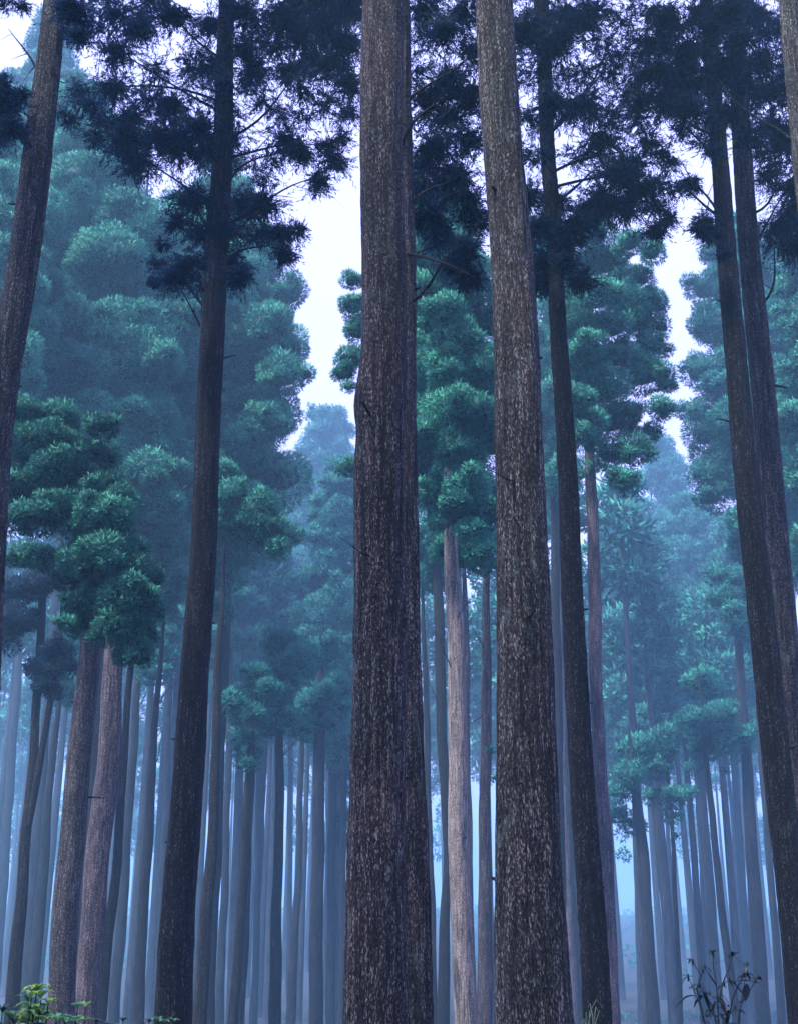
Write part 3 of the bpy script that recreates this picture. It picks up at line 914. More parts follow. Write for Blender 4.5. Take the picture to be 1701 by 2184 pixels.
# --- the dark canopy of the near trees
NB = [(250, 110, 40), (300, 60, 36), (370, 35, 42), (240, 185, 34, .7), (275, 300, 52), (230, 262, 36, .7), (330, 150, 36, .5), (295, 345, 42),
      (360, 225, 52), (425, 270, 44), (390, 310, 52), (340, 290, 40), (440, 120, 36, .4), (525, 110, 44), (450, 55, 40), (520, 25, 36), (600, 40, 44),
      (640, 80, 46), (690, 50, 40), (740, 90, 44), (700, 135, 44), (745, 180, 34), (640, 180, 36, .5), (620, 150, 34), (690, 215, 34, .6), (612, 300, 36),
      (645, 325, 28), (700, 315, 30, .7), (718, 345, 26), (682, 385, 26), (540, 150, 30), (450, 320, 50), (412, 425, 42), (380, 470, 28, .6), (525, 440, 50),
      (562, 435, 36), (600, 500, 36), (607, 545, 24), (640, 490, 20, .5), (490, 560, 36), (402, 560, 36), (372, 590, 32), (440, 605, 24), (342, 560, 20, .5),
      (510, 590, 26), (330, 600, 9), (535, 340, 34, .3), (565, 385, 28, .3), (165, 190, 30, .4), (145, 250, 26, .6), (190, 225, 36, .5), (200, 290, 24, .4),
      (320, 210, 44, .35), (560, 215, 36, .3), (500, 250, 44, .3), (740, 240, 26, .6), (730, 290, 20, .5), (330, 0, 40, .4), (250, 20, 40, .4), (190, 60, 40, .25),
      (400, 130, 40, .3), (560, 60, 30, .4), (750, 20, 30), (590, 95, 34, .4), (480, 490, 40), (430, 500, 30), (350, 520, 14, .4), (650, 250, 34, .35), (480, 180, 40, .5),
      (580, 340, 26, .3), (660, 130, 30), (280, 250, 30), (600, 240, 30, .3), (545, 500, 30, .4)]
def airy(x0, x1, y1, n, seed, avoid=()):
    q = np.random.RandomState(seed)
    out = []
    while len(out) < n:
        x, y = q.uniform(x0, x1), q.uniform(-30, y1) * q.uniform(.6, 1)
        if any(a < x < b and y > c for a, b, c in avoid):
            continue
        out.append((x, y, q.uniform(26, 46), q.uniform(.12, .34)))
    return out


mb = px_mounds(NB, 14.5, 1.0, seed=101) + px_mounds(airy(140, 770, 330, 46, 1, [(0, 200, 60), (640, 780, 230)]), 17, 1.5, seed=131)
mb2 = [(x + rnd.uniform(-2.4, 2.4), 14.5 + rnd.uniform(-2.6, 2.6), rnd.uniform(13.5, 24), rnd.uniform(.3, .55), .45, .8) for x in [at(483, 0, 14.5).x] * 46]
add_near_crown(R_('B'), mb, mb2, 14.5, 102)

NR = [(910, 215, 50), (950, 170, 46), (925, 310, 52), (900, 400, 50), (965, 380, 52), (1000, 110, 44, .8), (1000, 300, 44), (1000, 430, 38), (920, 455, 36),
      (990, 530, 40), (1000, 590, 26), (1015, 470, 34), (968, 565, 22), (890, 150, 34, .3), (900, 90, 40, .25), (950, 60, 44), (980, 30, 44), (910, 20, 36),
      (1000, 200, 40), (900, 350, 44), (950, 250, 40), (940, 500, 30), (890, 470, 24, .6)]
md = px_mounds(NR, 10.8, .6, seed=103)
md2 = [(at(860, 0, 10.2).x + rnd.uniform(-1.6, 1.9), 10.2 + rnd.uniform(-1.6, 1.8), rnd.uniform(9.9, 22), rnd.uniform(.25, .45), .5, .8) for k in range(34)]
add_near_crown(R_('D'), md, md2, 10.8, 104)

NF = [(1115, 60, 50), (1180, 90, 60), (1212, 40, 56), (1255, 30, 40), (1130, 160, 40, .4), (1180, 220, 52), (1240, 225, 44), (1150, 330, 30, .3), (1120, 420, 40),
      (1110, 505, 40), (1150, 555, 40), (1222, 480, 40), (1280, 300, 52), (1312, 370, 56), (1290, 430, 50), (1342, 350, 38), (1250, 450, 40), (1330, 440, 38),
      (1392, 440, 24, .8), (1400, 488, 24), (1422, 465, 20, .7), (1380, 300, 32, .6), (1410, 330, 28, .6), (1440, 400, 26, .4), (1470, 388, 18, .7),
      (1340, 200, 40, .4), (1300, 150, 44, .35), (1350, 100, 50, .35), (1320, 40, 40, .5), (1240, 600, 28), (1170, 600, 30), (1200, 520, 34), (1130, 605, 28),
      (1280, 90, 36, .3), (1370, 160, 40, .4), (1230, 330, 30, .3), (1240, 160, 36, .6), (1360, 250, 36, .5), (1400, 390, 26, .4), (1120, 250, 26, .4), (1120, 330, 30, .5),
      (1300, 250, 40, .5), (1430, 350, 24, .4), (1205, 560, 26), (1370, 400, 34), (1110, 570, 30), (1180, 430, 36), (1145, 480, 34)]
mf = px_mounds(NF, 14, .9, seed=105) + px_mounds(airy(880, 1380, 330, 40, 2), 17, 1.5, seed=132)
mf2 = [(at(1152, 0, 14).x + rnd.uniform(-2, 2.2), 14 + rnd.uniform(-2.3, 2.3), rnd.uniform(13.2, 24), rnd.uniform(.3, .55), .45, .8) for k in range(44)]
add_near_crown(R_('F'), mf, mf2, 14, 106)

NH = [(1420, 45, 50), (1462, 115, 58), (1400, 92, 32), (1362, 212, 30, .8), (1420, 220, 42), (1472, 235, 42), (1525, 60, 54), (1580, 80, 46), (1545, 140, 40),
      (1490, 30, 40), (1580, 180, 40), (1530, 250, 34), (1600, 290, 32, .6), (1500, 472, 22), (1514, 500, 20), (1492, 488, 16, .8), (1495, 180, 44), (1440, 170, 44),
      (1520, 320, 20, .4), (1450, 280, 24, .4), (1400, 150, 34), (1600, 30, 44), (1560, 20, 40), (1480, 400, 14, .3), (1395, 30, 34, .4), (1505, 300, 26, .4), (1560, 240, 28), (1545, 540, 14, .6)]
mh = px_mounds(NH, 13.6, .9, seed=107) + px_mounds(airy(1340, 1720, 340, 32, 3, [(1440, 1510, 300)]), 17, 1.5, seed=133)
mh2 = [(at(1520, 0, 13.6).x + rnd.uniform(-1.8, 1.8), 13.6 + rnd.uniform(-2, 2), rnd.uniform(12.8, 24), rnd.uniform(.3, .5), .5, .8) for k in range(38)]
add_near_crown(R_('H1'), mh, mh2, 13.6, 108)
NI = [(1640, 60, 50, .8), (1640, 195, 48), (1665, 300, 54), (1695, 400, 50), (1640, 368, 36, .8), (1662, 490, 46), (1700, 520, 46), (1690, 150, 46), (1620, 130, 36), (1720, 300, 60),
      (1720, 60, 60), (1720, 200, 60), (1640, 270, 36), (1690, 460, 40), (1625, 330, 20, .5), (1720, 460, 60)]
mi = px_mounds(NI, 15, .8, seed=109)
mi2 = [(at(1600, 0, 15).x + rnd.uniform(-1.8, 2.2), 15 + rnd.uniform(-2, 2), rnd.uniform(14, 24), rnd.uniform(.3, .5), .5, .8) for k in range(34)]
add_near_crown(R_('H2'), mi, mi2, 15, 110)
NA = [(160, 40, 36), (170, 75, 22), (150, 10, 30), (20, 215, 34), (0, 250, 46), (-30, 200, 50), (25, 270, 28), (0, 180, 24), (15, 5, 22, .35), (50, 10, 16, .4), (-40, 280, 40), (45, 200, 14, .7)]
ma = px_mounds(NA, 11, .5, seed=111)
ma2 = [(at(118, 0, 11.5).x + rnd.uniform(-2.4, 1.6), 11.5 + rnd.uniform(-2, 2), rnd.uniform(11.4, 23), rnd.uniform(.3, .5), .5, .8) for k in range(30)]
add_near_crown(R_('A'), ma, ma2, 11, 112)

# limbs carrying the near clumps
LIMBS = {
    'B': [(420, (275, 300)), (330, (370, 225)), (380, (610, 300)), (300, (700, 315)), (520, (560, 435)), (560, (600, 500)), (200, (250, 110)), (260, (690, 135)),
          (620, (402, 560)), (640, (342, 560)), (120, (600, 40)), (480, (400, 420)), (700, (372, 590)), (180, (160, 190)), (450, (700, 380)), (90, (330, 20))],
    'D': [(420, (965, 380)), (500, (1000, 590)), (300, (950, 170)), (200, (1000, 110)), (620, (990, 530))],
    'F': [(395, (1312, 352)), (250, (1240, 225)), (480, (1290, 430)), (440, (1110, 505)), (330, (1380, 300)), (180, (1350, 100)), (520, (1240, 600)), (100, (1260, 30)),
          (560, (1150, 555)), (360, (1440, 400))],
    'H1': [(330, (1420, 220)), (430, (1440, 395)), (470, (1462, 345)), (520, (1500, 475)), (180, (1400, 92)), (120, (1462, 40)), (250, (1362, 212))],
    'H2': [(420, (1700, 330)), (500, (1690, 400)), (240, (1660, 100)), (300, (1700, 160)), (620, (1680, 500))],
    'A': [(60, (160, 40)), (300, (20, 220)), (150, (20, 60))],
}
i_ = 0
for k_, ls in LIMBS.items():
    for (y0, tp) in ls:
        i_ += 1
        px_branch(k_, y0 + 40, tp, TREES[k_]['Y'] + rnd.uniform(-.8, .4), r=.024 if k_ != 'A' else .02, sag=rnd.uniform(-.02, .12), seed=i_)
px_branch('I', 330, (1540, 160), 11.2, r=.022, sag=-.1, seed=70)
# broken stubs of old limbs on the near trunks
q_ = np.random.RandomState(55)
for k_, ys_ in {'B': (760, 930, 1120, 1330, 1580, 1800), 'F': (760, 900, 1080, 1300, 1500, 1760, 1900), 'H1': (640, 900, 1130, 1380, 1600), 'H2': (600, 820, 1010),
                'A': (200, 430, 640, 820), 'C': (300, 905, 1290, 1660), 'E': (420, 760, 1330, 1880), 'D': (620, 1450), 'K': (1500, 1700, 1840), 'L': (1560, 1760, 1990),
                'W': (1250, 1500, 1790), 'G': (1120, 1260, 1480)}.items():
    T_ = TREES[k_]
    for y_ in ys_:
        z0 = at(850, y_, T_['Y']).z
        x0 = float(np.interp(z0, T_['z'], T_['x']))
        r0 = float(np.interp(z0, T_['z'], T_['r']))
        f = q_.choice([q_.uniform(2.6, 3.6), q_.uniform(-.5, .5), q_.uniform(-2.6, -.5)])
        d = Vector((math.cos(f), math.sin(f), q_.uniform(-.1, .5)))
        a_ = Vector((x0, T_['Y'], z0)) + Vector((d.x, d.y, 0)) * r0 * .85
        ln = q_.uniform(.03, .09) if q_.rand() < .65 else q_.uniform(.12, .3)
        rr = q_.uniform(.008, .016)
        V, Fq = tube([a_ - Vector((d.x, d.y, 0)) * .04, a_, a_ + d * (ln * .5), a_ + d * ln, a_ + d * ln * 1.01], [rr * 2.2, rr * 1.6, rr, rr * .7, rr * .1], 8, rough=.001, seed=int(y_))
        mesh_obj("stub", V, Fq, BARK['dark'], T_['root'], loc=T_['root'].location)

# bare twigs lower down on the middle trees
DEAD = [('L', 1330, (170, 1390)), ('L', 1240, (320, 1330)), ('N', 1500, (395, 1440)), ('N', 1620, (352, 1560)), ('O', 1560, (385, 1520)), ('Q', 1500, (560, 1400)),
        ('U', 1660, (600, 1600)), ('V', 1600, (760, 1550)), ('W', 1330, (1010, 1260)), ('W', 1420, (925, 1350)), ('Y', 1500, (990, 1560)), ('Y', 1380, (1000, 1310)),
        ('G', 1170, (1285, 1150)), ('f', 1600, (1600, 1560)), ('c', 1730, (1400, 1690)), ('a', 1720, (1300, 1650)), ('J', 1330, (30, 1290)), ('J', 1400, (130, 1360)),
        ('T1', 1200, (390, 1170)), ('T2', 900, (560, 860)), ('BB', 1000, (1500, 960)), ('B2', 800, (1660, 720)), ('W', 700, (890, 660)), ('X', 1500, (905, 1440)),
        ('R', 1560, (480, 1500)), ('S', 1600, (640, 1560)), ('M', 1500, (330, 1450)), ('E', 990, (1045, 1010)), ('C', 1170, (740, 1160)), ('Z2', 1610, (1225, 1612)),
        ('U2', 1380, (690, 1330)), ('U1', 1350, (500, 1300)), ('h', 1600, (1560, 1540))]
for j_, (k_, y0, tp) in enumerate(DEAD):
    Yk = TREES[k_]['Y']
    r0 = .006
    px_branch(k_, y0 + 20, tp, Yk - .5, r=r0 + Yk * .0004, sag=rnd.uniform(-.12, .16), dead=True, seed=200 + j_, mat='far' if Yk > 30 else 'dark')

# --- rows of cedars fading away behind: one of each kind, then copies
def far_proto(seed, h, loc):
    rs = np.random.RandomState(seed)
    root = thing("cedar_tree", "", "tree", loc)
    n = 24
    z = np.linspace(-.2, h, n)
    pts = np.stack([np.sin(z * .12 + seed) * .12, np.cos(z * .1 + seed) * .1, z], axis=1)
    r = .25 * (1 - .85 * (z / h) ** 1.3) * rs.uniform(.85, 1.15)
    V, Fq = tube(pts, r, 10, flute=.04, seed=seed)
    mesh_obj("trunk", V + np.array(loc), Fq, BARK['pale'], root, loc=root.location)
    ms = []
    z0 = h * rs.uniform(.70, .80)
    k = 0
    zz = z0
    while zz < h:
        t = (zz - z0) / (h - z0)
        R = 1.55 * (1 - t ** 1.6) * min(1, .55 + t * 2) + .25
        cnt = max(2, int(R * 2.6))
        for q in range(cnt):
            f = rs.rand() * 6.28
            ms.append((math.cos(f) * R * .72, math.sin(f) * R * .72, zz + rs.uniform(-.3, .3), rs.uniform(.5, .95), 1, .85))
        zz += .85
    V, Fq, T, N = clumps(ms, .42, .06, 3.0, seed=seed)
    mesh_obj("crown", V + np.array(loc), Fq, FOL['teal'], root, loc=root.location, smooth=False, tint=T, nrm=N)
    return root


def copy_tree(root, loc, rz, s):
    r = root.copy()
    COL.objects.link(r)
    r.location = loc
    r.rotation_euler = (0, 0, rz)
    r.scale = (s, s, s)
    for ch in list(root.children):
        c = ch.copy()
        COL.objects.link(c)
        c.parent = r
    return r


spots = []
for row, (Yr, cnt, half) in enumerate([(74, 13, 27), (92, 16, 33), (112, 18, 40), (134, 20, 48), (158, 22, 57), (186, 24, 67)]):
    for q in range(cnt):
        x = -half + 2 * half * (q + rnd.uniform(.12, .88)) / cnt
        y = Yr + rnd.uniform(-5, 5)
        spots.append((x, y))
protos = []
GAPS = [(640, 770), (1385, 1500)]      # where the photograph shows sky down to low crowns
n_far = 0
for q, (x, y) in enumerate(spots):
    px = CX + x / y * F * .88
    gap = any(a - 60 < px < b + 40 for a, b in GAPS)
    want = rnd.uniform(25, 34)
    if gap:
        want = CAMZ + y * math.tan(math.radians(14.5 + rnd.uniform(-1, 1.5))) * .95
        want = min(want, 28)
    g = ground_z(x, y)
    want -= g
    if len(protos) < 5:
        pr = far_proto(300 + q, 24, (x, y, g))
        protos.append(pr)
        pr.scale = (want / 24,) * 3
        o = pr
    else:
        o = copy_tree(protos[q % 5], (x, y, g), rnd.uniform(0, 6.28), want / 24)
    o["label"] = "pale straight cedar far back in the fog, one of many alike"
    o["group"] = "far cedars fading into the fog"

# --- unseen cedars added round and behind the camera to shade the air in front
for q, (x, y) in enumerate([(-5, -3), (4.5, -4), (0, -7), (-6, 3), (6.2, 2.5), (-9, -8), (9, -9), (-10, 7), (9.5, 8), (-1.5, -12), (2.2, -1.6), (-2.4, 1.2), (13, 0), (-13, 1), (-3.4, -5.5), (2.4, -5), (-7.5, -1), (7.2, -3), (-1, -3.2), (5.8, 6.5), (-6.2, 6), (-11, 3), (-4, -9), (-8, -5), (5, -12), (-13, -6), (10.5, 4)]):
    if q in (11,):
        continue
    o = copy_tree(protos[q % 5], (x, y, ground_z(x, y)), q * 1.3, 22 / 24)
    o["label"] = "unseen cedar added outside the picture, its crown shading the air in front"
    o["group"] = "unseen cedars added for shade"

# --- the wood beyond, one mass
def far_wood():
    rs = np.random.RandomState(77)
    parts_v, parts_f, off, tt = [], [], 0, []
    ms = []
    for k in range(46):
        x = rs.uniform(-120, 120)
        y = rs.uniform(205, 280)
        h = rs.uniform(24, 32)
        g = ground_z(x, y)
        z = np.linspace(-.2, h, 6)
        V, Fq = tube(np.stack([np.full(6, x), np.full(6, y), z + g], axis=1), .3 * (1 - .8 * z / h), 6)
        parts_v.append(V)
        parts_f.append(Fq + off)
        off += len(V)
        tt.append(np.zeros(len(V)))
        for q in range(9):
            t = q / 8
            ms.append((x + rs.uniform(-1, 1) * (3.2 - 2.6 * t), y + rs.uniform(-1, 1), g + h * (.70 + .28 * t), 2.2 - 1. * t, 1, .9))
    for k in range(420):                     # brush along the far slope
        y = 190 + 270 * rs.rand()
        x = rs.uniform(-.42, .42) * y
        ms.append((x, y, ground_z(x, y) + .3, rs.uniform(.8, 2.6) * (1.5 if y > 330 else 1), .8, .8))
    V, Fq, T, N = clumps(ms, 1.0, .18, 2.0, seed=5)
    parts_v.append(V)
    parts_f.append(Fq + off)
    tt.append(T)
    o = mesh_obj("far_wood", np.concatenate(parts_v), np.concatenate(parts_f), FOL['teal'], tint=np.concatenate(tt), nrm=np.concatenate([np.tile([0., 0, 1], (off, 1)), N]), smooth=False)
    o["kind"] = "stuff"
    o["label"] = "far wood dissolving into the fog behind the trunks"
    o["category"] = "wood"


far_wood()

# ------------------------------------------------------------------ ground
gm, t, out = nodes_of("forest_floor")
tc = t.nodes.new("ShaderNodeTexCoord")
n1 = t.nodes.new("ShaderNodeTexNoise")
n1.inputs['Scale'].default_value = .7
n1.inputs['Detail'].default_value = 8
n2 = t.nodes.new("ShaderNodeTexNoise")
n2.inputs['Scale'].default_value = 9
n2.inputs['Detail'].default_value = 6
t.links.new(tc.outputs['Object'], n1.inputs[0])
t.links.new(tc.outputs['Object'], n2.inputs[0])
r1 = ramp(t, [(.35, (.010, .022, .014)), (.6, (.028, .022, .018))])
r2 = ramp(t, [(.35, (.4, .4, .4)), (.7, (1, 1, 1))])
t.links.new(n1.outputs[0], r1.inputs[0])
t.links.new(n2.outputs[0], r2.inputs[0])
cc = mixc(t, 1.0, r1.outputs[0], r2.outputs[0], 'MULTIPLY')
bs = t.nodes.new("ShaderNodeBsdfPrincipled")
bs.inputs['Roughness'].default_value = .95
t.links.new(cc, bs.inputs['Base Color'])
bp = t.nodes.new("ShaderNodeBump")
bp.inputs['Strength'].default_value = .6
t.links.new(n2.outputs[0], bp.inputs['Height'])
t.links.new(bp.outputs[0], bs.inputs['Normal'])
t.links.new(bs.outputs[0], out.inputs[0])
gx = np.concatenate([np.linspace(-1200, -130, 8), np.linspace(-120, 120, 121), np.linspace(130, 1200, 8)])
gy = np.concatenate([np.linspace(-200, -12, 6), np.linspace(-10, 215, 113), np.linspace(222, 460, 40), np.linspace(500, 1500, 8)])
V = np.array([(x, y, ground_z(x, y)) for y in gy for x in gx])
nx_ = len(gx)
i = (np.arange(len(gy) - 1)[:, None] * nx_ + np.arange(nx_ - 1)[None, :]).ravel()
Fq = np.stack([i, i + 1, i + 1 + nx_, i + nx_], axis=1)
g = mesh_obj("ground", V, Fq, gm)
g["kind"] = "structure"


# undergrowth: ferns and weeds too many to count
def undergrowth():
    rs = np.random.RandomState(9)
    ms = []
    for k in range(1500):
        y = 22 + 110 * rs.rand() ** 1.2
        x = rs.uniform(-.42, .42) * y
        s = rs.uniform(.25, .6)
        ms.append((x, y, ground_z(x, y) + s * .3, s, .5, .8))
    V, Fq, T, N = clumps(ms, .30, .035, 2.0, droop=.3, seed=15)
    o = mesh_obj("undergrowth", V, Fq, FOL['mid'], tint=T * .6, smooth=False, nrm=N)
    o["kind"] = "stuff"
    o["label"] = "low ferns and weeds covering the forest floor"
    o["category"] = "undergrowth"


undergrowth()

# ------------------------------------------------------------------ plants in front
def leaf_mat(name, c1, c2):
    m, t, out = nodes_of(name)
    tc = t.nodes.new("ShaderNodeTexCoord")
    n = t.nodes.new("ShaderNodeTexNoise")
    n.inputs['Scale'].default_value = 14
    t.links.new(tc.outputs['Object'], n.inputs[0])
    r = ramp(t, [(.35, c1), (.65, c2)])
    t.links.new(n.outputs[0], r.inputs[0])
    d = t.nodes.new("ShaderNodeBsdfPrincipled")
    d.inputs['Roughness'].default_value = .45
    t.links.new(r.outputs[0], d.inputs['Base Color'])
    tr = t.nodes.new("ShaderNodeBsdfTranslucent")
    t.links.new(r.outputs[0], tr.inputs[0])
    mx = t.nodes.new("ShaderNodeMixShader")
    mx.inputs[0].default_value = .3
    t.links.new(d.outputs[0], mx.inputs[1])
    t.links.new(tr.outputs[0], mx.inputs[2])
    t.links.new(mx.outputs[0], out.inputs[0])
    return m


LEAF_GREEN = leaf_mat("leaf_green", (.08, .20, .04), (.34, .50, .09))
LEAF_TEAL = leaf_mat("leaf_teal", (.03, .12, .06), (.12, .32, .13))
LEAF_PALE = leaf_mat("leaf_pale", (.06, .10, .06), (.24, .30, .20))
LEAF_DARK = leaf_mat("leaf_dark", (.010, .020, .018), (.020, .040, .035))


def leaf(p, d, L, W, droop=.5, up=Vector((0, 0, 1)), n=5):
    """one curved, folded leaf blade"""
    d = Vector(d).normalized()
    side = d.cross(up)
    if side.length < .05:
        side = Vector((1, 0, 0))
    side.normalize()
    vs = []
    for i in range(n + 1):
        t_ = i / n
        c = Vector(p) + d * L * t_ + Vector((0, 0, 1)) * (L * (.35 * t_ - droop * t_ * t_))
        w = W * math.sin(math.pi * min(1, .06 + t_ * .94)) ** .8
        vs += [c - side * w + Vector((0, 0, w * .35)), c, c + side * w + Vector((0, 0, w * .35))]
    fs = []
    for i in range(n):
        a = i * 3
        fs += [(a, a + 1, a + 4, a + 3), (a + 1, a + 2, a + 5, a + 4)]
    return np.array([tuple(v) for v in vs]), np.array(fs)


def shrub(label, heads, Y, gbase, Ll, Wl, mat, seed, droop=.6, name="shrub"):
    """stems rising from the ground, each with whorls of leaves; heads in picture pixels (x, y, n leaves, mat, size)"""
    rs = np.random.RandomState(seed)
    b = at(gbase, 2184, Y)
    gz = ground_z(b.x, Y)
    root = thing(name, label, "plant", (b.x, Y, gz))
    by = {}
    for (x, y, nl, mt, sz) in heads:
        YY = Y + rs.uniform(-.25, .25)
        tip = at(x, y, YY)
        base = Vector((b.x + (tip.x - b.x) * .35 + rs.uniform(-.04, .04), YY, gz - .03))
        mid = base.lerp(tip, .55) + Vector((rs.uniform(-.03, .03), 0, 0))
        V, Fq = tube([base, base.lerp(mid, .5), mid, mid.lerp(tip, .5), tip], [.007, .006, .005, .004, .0025], 6)
        mesh_obj("stem", V, Fq, BARK['dark'], root, loc=root.location)
        for lev in range(3):
            c = mid.lerp(tip, 1 - lev * .16 * (1.0 / max(.5, (tip - mid).length / .4)))
            ph = rs.rand() * 6
            for q in range(nl):
                f = ph + q * 6.283 / nl + rs.uniform(-.25, .25)
                d = Vector((math.cos(f), math.sin(f), .35 + (.5 if lev == 0 else 0) + rs.uniform(-.2, .2)))
                v, f_ = leaf(c, d, Ll * sz * rs.uniform(.75, 1.15), Wl * sz, droop)
                by.setdefault(mt, []).append((v, f_))
    for mt, pr in by.items():
        V, Fq = join(pr)
        mesh_obj("leaves", V, Fq, {'g': LEAF_GREEN, 't': LEAF_TEAL, 'd': LEAF_DARK}[mt], root, loc=root.location)
    return root


shrub("bushy shrub with bright yellow-green leaves at the bottom left corner",
      [(78, 2118, 9, 'g', 1.0), (60, 2138, 7, 't', .9), (102, 2142, 7, 'g', .7), (20, 2172, 7, 't', .9), (48, 2176, 7, 'g', .8), (90, 2172, 8, 't', 1.0),
       (120, 2180, 6, 't', .8), (5, 2160, 6, 'd', .9), (140, 2186, 7, 't', .9), (70, 2160, 8, 't', 1.0), (88, 2128, 7, 'g', .8), (68, 2126, 6, 'g', .7), (30, 2184, 7, 'd', .8)], 6.0, 70, .095, .016, 'g', 1, .75)
shrub("low sprig with small rounded leaves at the foot of the rosy trunk",
      [(165, 2152, 4, 't', .9), (182, 2148, 3, 'g', .7), (160, 2180, 5, 't', .9)], 6.6, 165, .075, .022, 't', 2, .6)
shrub("small weed with pale leaves at the foot of the dark left cedar",
      [(335, 2178, 5, 't', .8), (350, 2184, 5, 't', .8), (372, 2180, 4, 't', .7)], 7.0, 350, .075, .018, 't', 3, .8)


shrub("low dark leaves along the bottom edge left of the dark left cedar",
      [(205, 2182, 5, 'd', .7), (228, 2190, 6, 'd', .7), (262, 2180, 5, 'd', .7), (300, 2190, 6, 'd', .7), (318, 2182, 5, 'd', .7)], 7.4, 260, .07, .018, 't', 5, .7)


def grass_clump(label, x0, y0, Y, n, seed):
    rs = np.random.RandomState(seed)
    b = at(x0, 2184, Y)
    gz = ground_z(b.x, Y)
    root_loc = (b.x, Y, gz)
    parts = []
    for k in range(n):
        tip = at(x0 + rs.uniform(-14, 22), y0 + rs.uniform(-4, 40), Y + rs.uniform(-.1, .1))
        st = at(x0 + rs.uniform(-6, 8), 2200, Y)
        st.z = gz
        side = rs.uniform(-.05, .09)
        bend = tip + Vector((side, 0, -abs(side) * .5))
        V, Fq = tube([st, st.lerp(tip, .5), tip.lerp(st, .05), tip + Vector((side * .5, 0, .01)), bend], [.004, .0035, .003, .0022, .0008], 4)
        parts.append((V, Fq))
    V, Fq = join(parts)
    o = mesh_obj("grass_clump", V, Fq, LEAF_PALE, loc=root_loc)
    o["label"] = label
    o["category"] = "grass"


grass_clump("clump of pale bent grass blades in front of the dark slim trunk", 1248, 2140, 7.2, 12, 4)


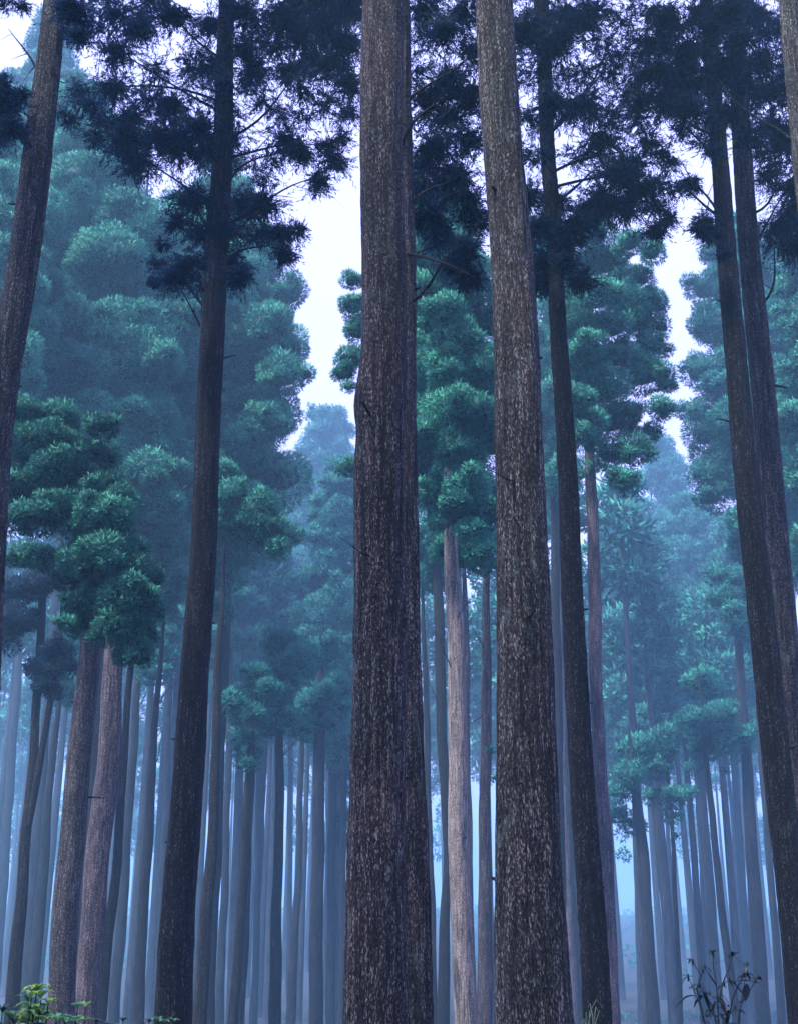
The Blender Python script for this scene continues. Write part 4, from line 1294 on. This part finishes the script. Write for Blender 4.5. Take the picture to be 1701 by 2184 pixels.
def weed():
    """tall branching weed with curled leaves and seed heads"""
    rs = np.random.RandomState(21)
    Y = 5.2
    b = at(1530, 2184, Y)
    gz = ground_z(b.x, Y)
    root = thing("tall_weed", "leggy dark weed with curled leaves and seed heads at the bottom right", "plant", (b.x, Y, gz))
    STEMS = [[(1535, 2600), (1533, 2260), (1532, 2184), (1530, 2140), (1526, 2090), (1520, 2060), (1522, 2032)],
             [(1515, 2600), (1512, 2260), (1503, 2184), (1490, 2140), (1478, 2110), (1468, 2085)],
             [(1540, 2400), (1548, 2200), (1562, 2130), (1580, 2090), (1590, 2058)],
             [(1560, 2600), (1568, 2260), (1574, 2184), (1580, 2140), (1584, 2110), (1590, 2085)],
             [(1530, 2200), (1520, 2150), (1500, 2115), (1488, 2102)],
             [(1532, 2140), (1540, 2100), (1552, 2070), (1560, 2042)],
             [(1500, 2175), (1485, 2110), (1495, 2080), (1482, 2062), (1478, 2052)],
             [(1526, 2100), (1512, 2080), (1504, 2066)],
             [(1562, 2130), (1575, 2100), (1588, 2080)],
             [(1580, 2140), (1600, 2110), (1612, 2090)],
             [(1584, 2120), (1566, 2098), (1556, 2094)],
             [(1540, 2184), (1552, 2165), (1572, 2156)],
             [(1532, 2170), (1512, 2160), (1505, 2170)]]
    leaves, pods = [], []
    for k, s in enumerate(STEMS):
        YY = Y + rs.uniform(-.12, .12) if k > 3 else Y
        pts = [at(x, min(y, 2300), YY) for x, y in s]
        if s[0][1] > 2500:
            pts[0] = Vector((pts[1].x, YY, gz - .02))
        n = len(pts)
        V, Fq = tube(pts, [.0042 * (1 - .72 * i / (n - 1)) for i in range(n)], 6)
        mesh_obj("stem", V, Fq, LEAF_DARK, root, loc=root.location)
        for i in range(1, n):
            if pts[i].z < CAMZ - .65:
                continue
            for q in range(rs.randint(0, 3) if i < n - 1 else 4):
                f = rs.rand() * 6.28
                d = Vector((math.cos(f), math.sin(f) * .6, rs.uniform(-.2, .7)))
                leaves.append(leaf(pts[i], d, rs.uniform(.022, .045), rs.uniform(.005, .009), rs.uniform(.5, 1.4)))
        tip = pts[-1]
        for q in range(2):
            c = tip + Vector(rs.uniform(-1, 1, 3)) * .012
            v, f_ = tube([c + Vector((0, 0, -.009)), c + Vector((0, 0, -.006)), c, c + Vector((0, 0, .007)), c + Vector((0, 0, .010))], [.0008, .003, .0042, .003, .0008], 8)
            pods.append((v, f_))
    # the big hanging leaf at the left
    p = at(1484, 2126, Y)
    leaves.append(leaf(p, Vector((-.9, .1, -.1)), .10, .018, .9))
    leaves.append(leaf(at(1560, 2097, Y), Vector((1, 0, -.05)), .12, .012, .35))
    leaves.append(leaf(at(1592, 2100, Y), Vector((-.1, 0, -1)), .12, .016, -.1, up=Vector((0, 1, 0))))
    for q in range(9):
        leaves.append(leaf(at(1510 + rs.uniform(-22, 24), 2125 + rs.uniform(-16, 22), Y), Vector(rs.uniform(-1, 1, 3)), rs.uniform(.035, .07), .012, 1.0))
    for q in range(9):
        leaves.append(leaf(at(1535 + rs.uniform(-26, 34), 2165 + rs.uniform(-26, 26), Y), Vector(rs.uniform(-1, 1, 3)), rs.uniform(.03, .06), .010, 1.0))
    V, Fq = join(leaves)
    mesh_obj("leaves", V, Fq, LEAF_DARK, root, loc=root.location)
    for V, Fq in pods:
        mesh_obj("seed_head", V, Fq, LEAF_DARK, root, loc=root.location)


weed()

# thin wire low between the trunks at the left
a_, b_ = at(150, 2160, 6.5), at(420, 2196, 8.5)
pw = [a_.lerp(b_, k / 12) - Vector((0, 0, .03 * math.sin(math.pi * k / 12))) for k in range(13)]
V, Fq = tube(pw, [.0018] * 13, 6)
wm, t, out = nodes_of("pale_wire")
bs = t.nodes.new("ShaderNodeBsdfPrincipled")
bs.inputs['Base Color'].default_value = (.25, .27, .3, 1)
bs.inputs['Metallic'].default_value = .6
bs.inputs['Roughness'].default_value = .5
t.links.new(bs.outputs[0], out.inputs[0])
w_ = mesh_obj("wire", V, Fq, wm, loc=tuple(a_))
w_["label"] = "thin pale wire strung low between the trunks at the bottom left"
w_["category"] = "wire"

# ------------------------------------------------------------------ fog
HAZE_DENSITY = 0.0025
hv = [(x, y, z) for x in (-1210, 1210) for y in (-210, 1510) for z in (-9.6, 60)]
hf = [(0, 1, 3, 2), (4, 6, 7, 5), (0, 4, 5, 1), (2, 3, 7, 6), (0, 2, 6, 4), (1, 5, 7, 3)]
hm, t, out = nodes_of("haze")
pv = t.nodes.new("ShaderNodeVolumePrincipled")
pv.inputs['Color'].default_value = (.40, .71, .97, 1)
pv.inputs['Density'].default_value = HAZE_DENSITY
pv.inputs['Anisotropy'].default_value = 0.3
t.links.new(pv.outputs[0], out.inputs['Volume'])
hz = mesh_obj("haze", hv, hf, hm, smooth=False)
hz["kind"] = "stuff"
hz["label"] = "blue fog filling the whole forest"
hz["category"] = "fog"
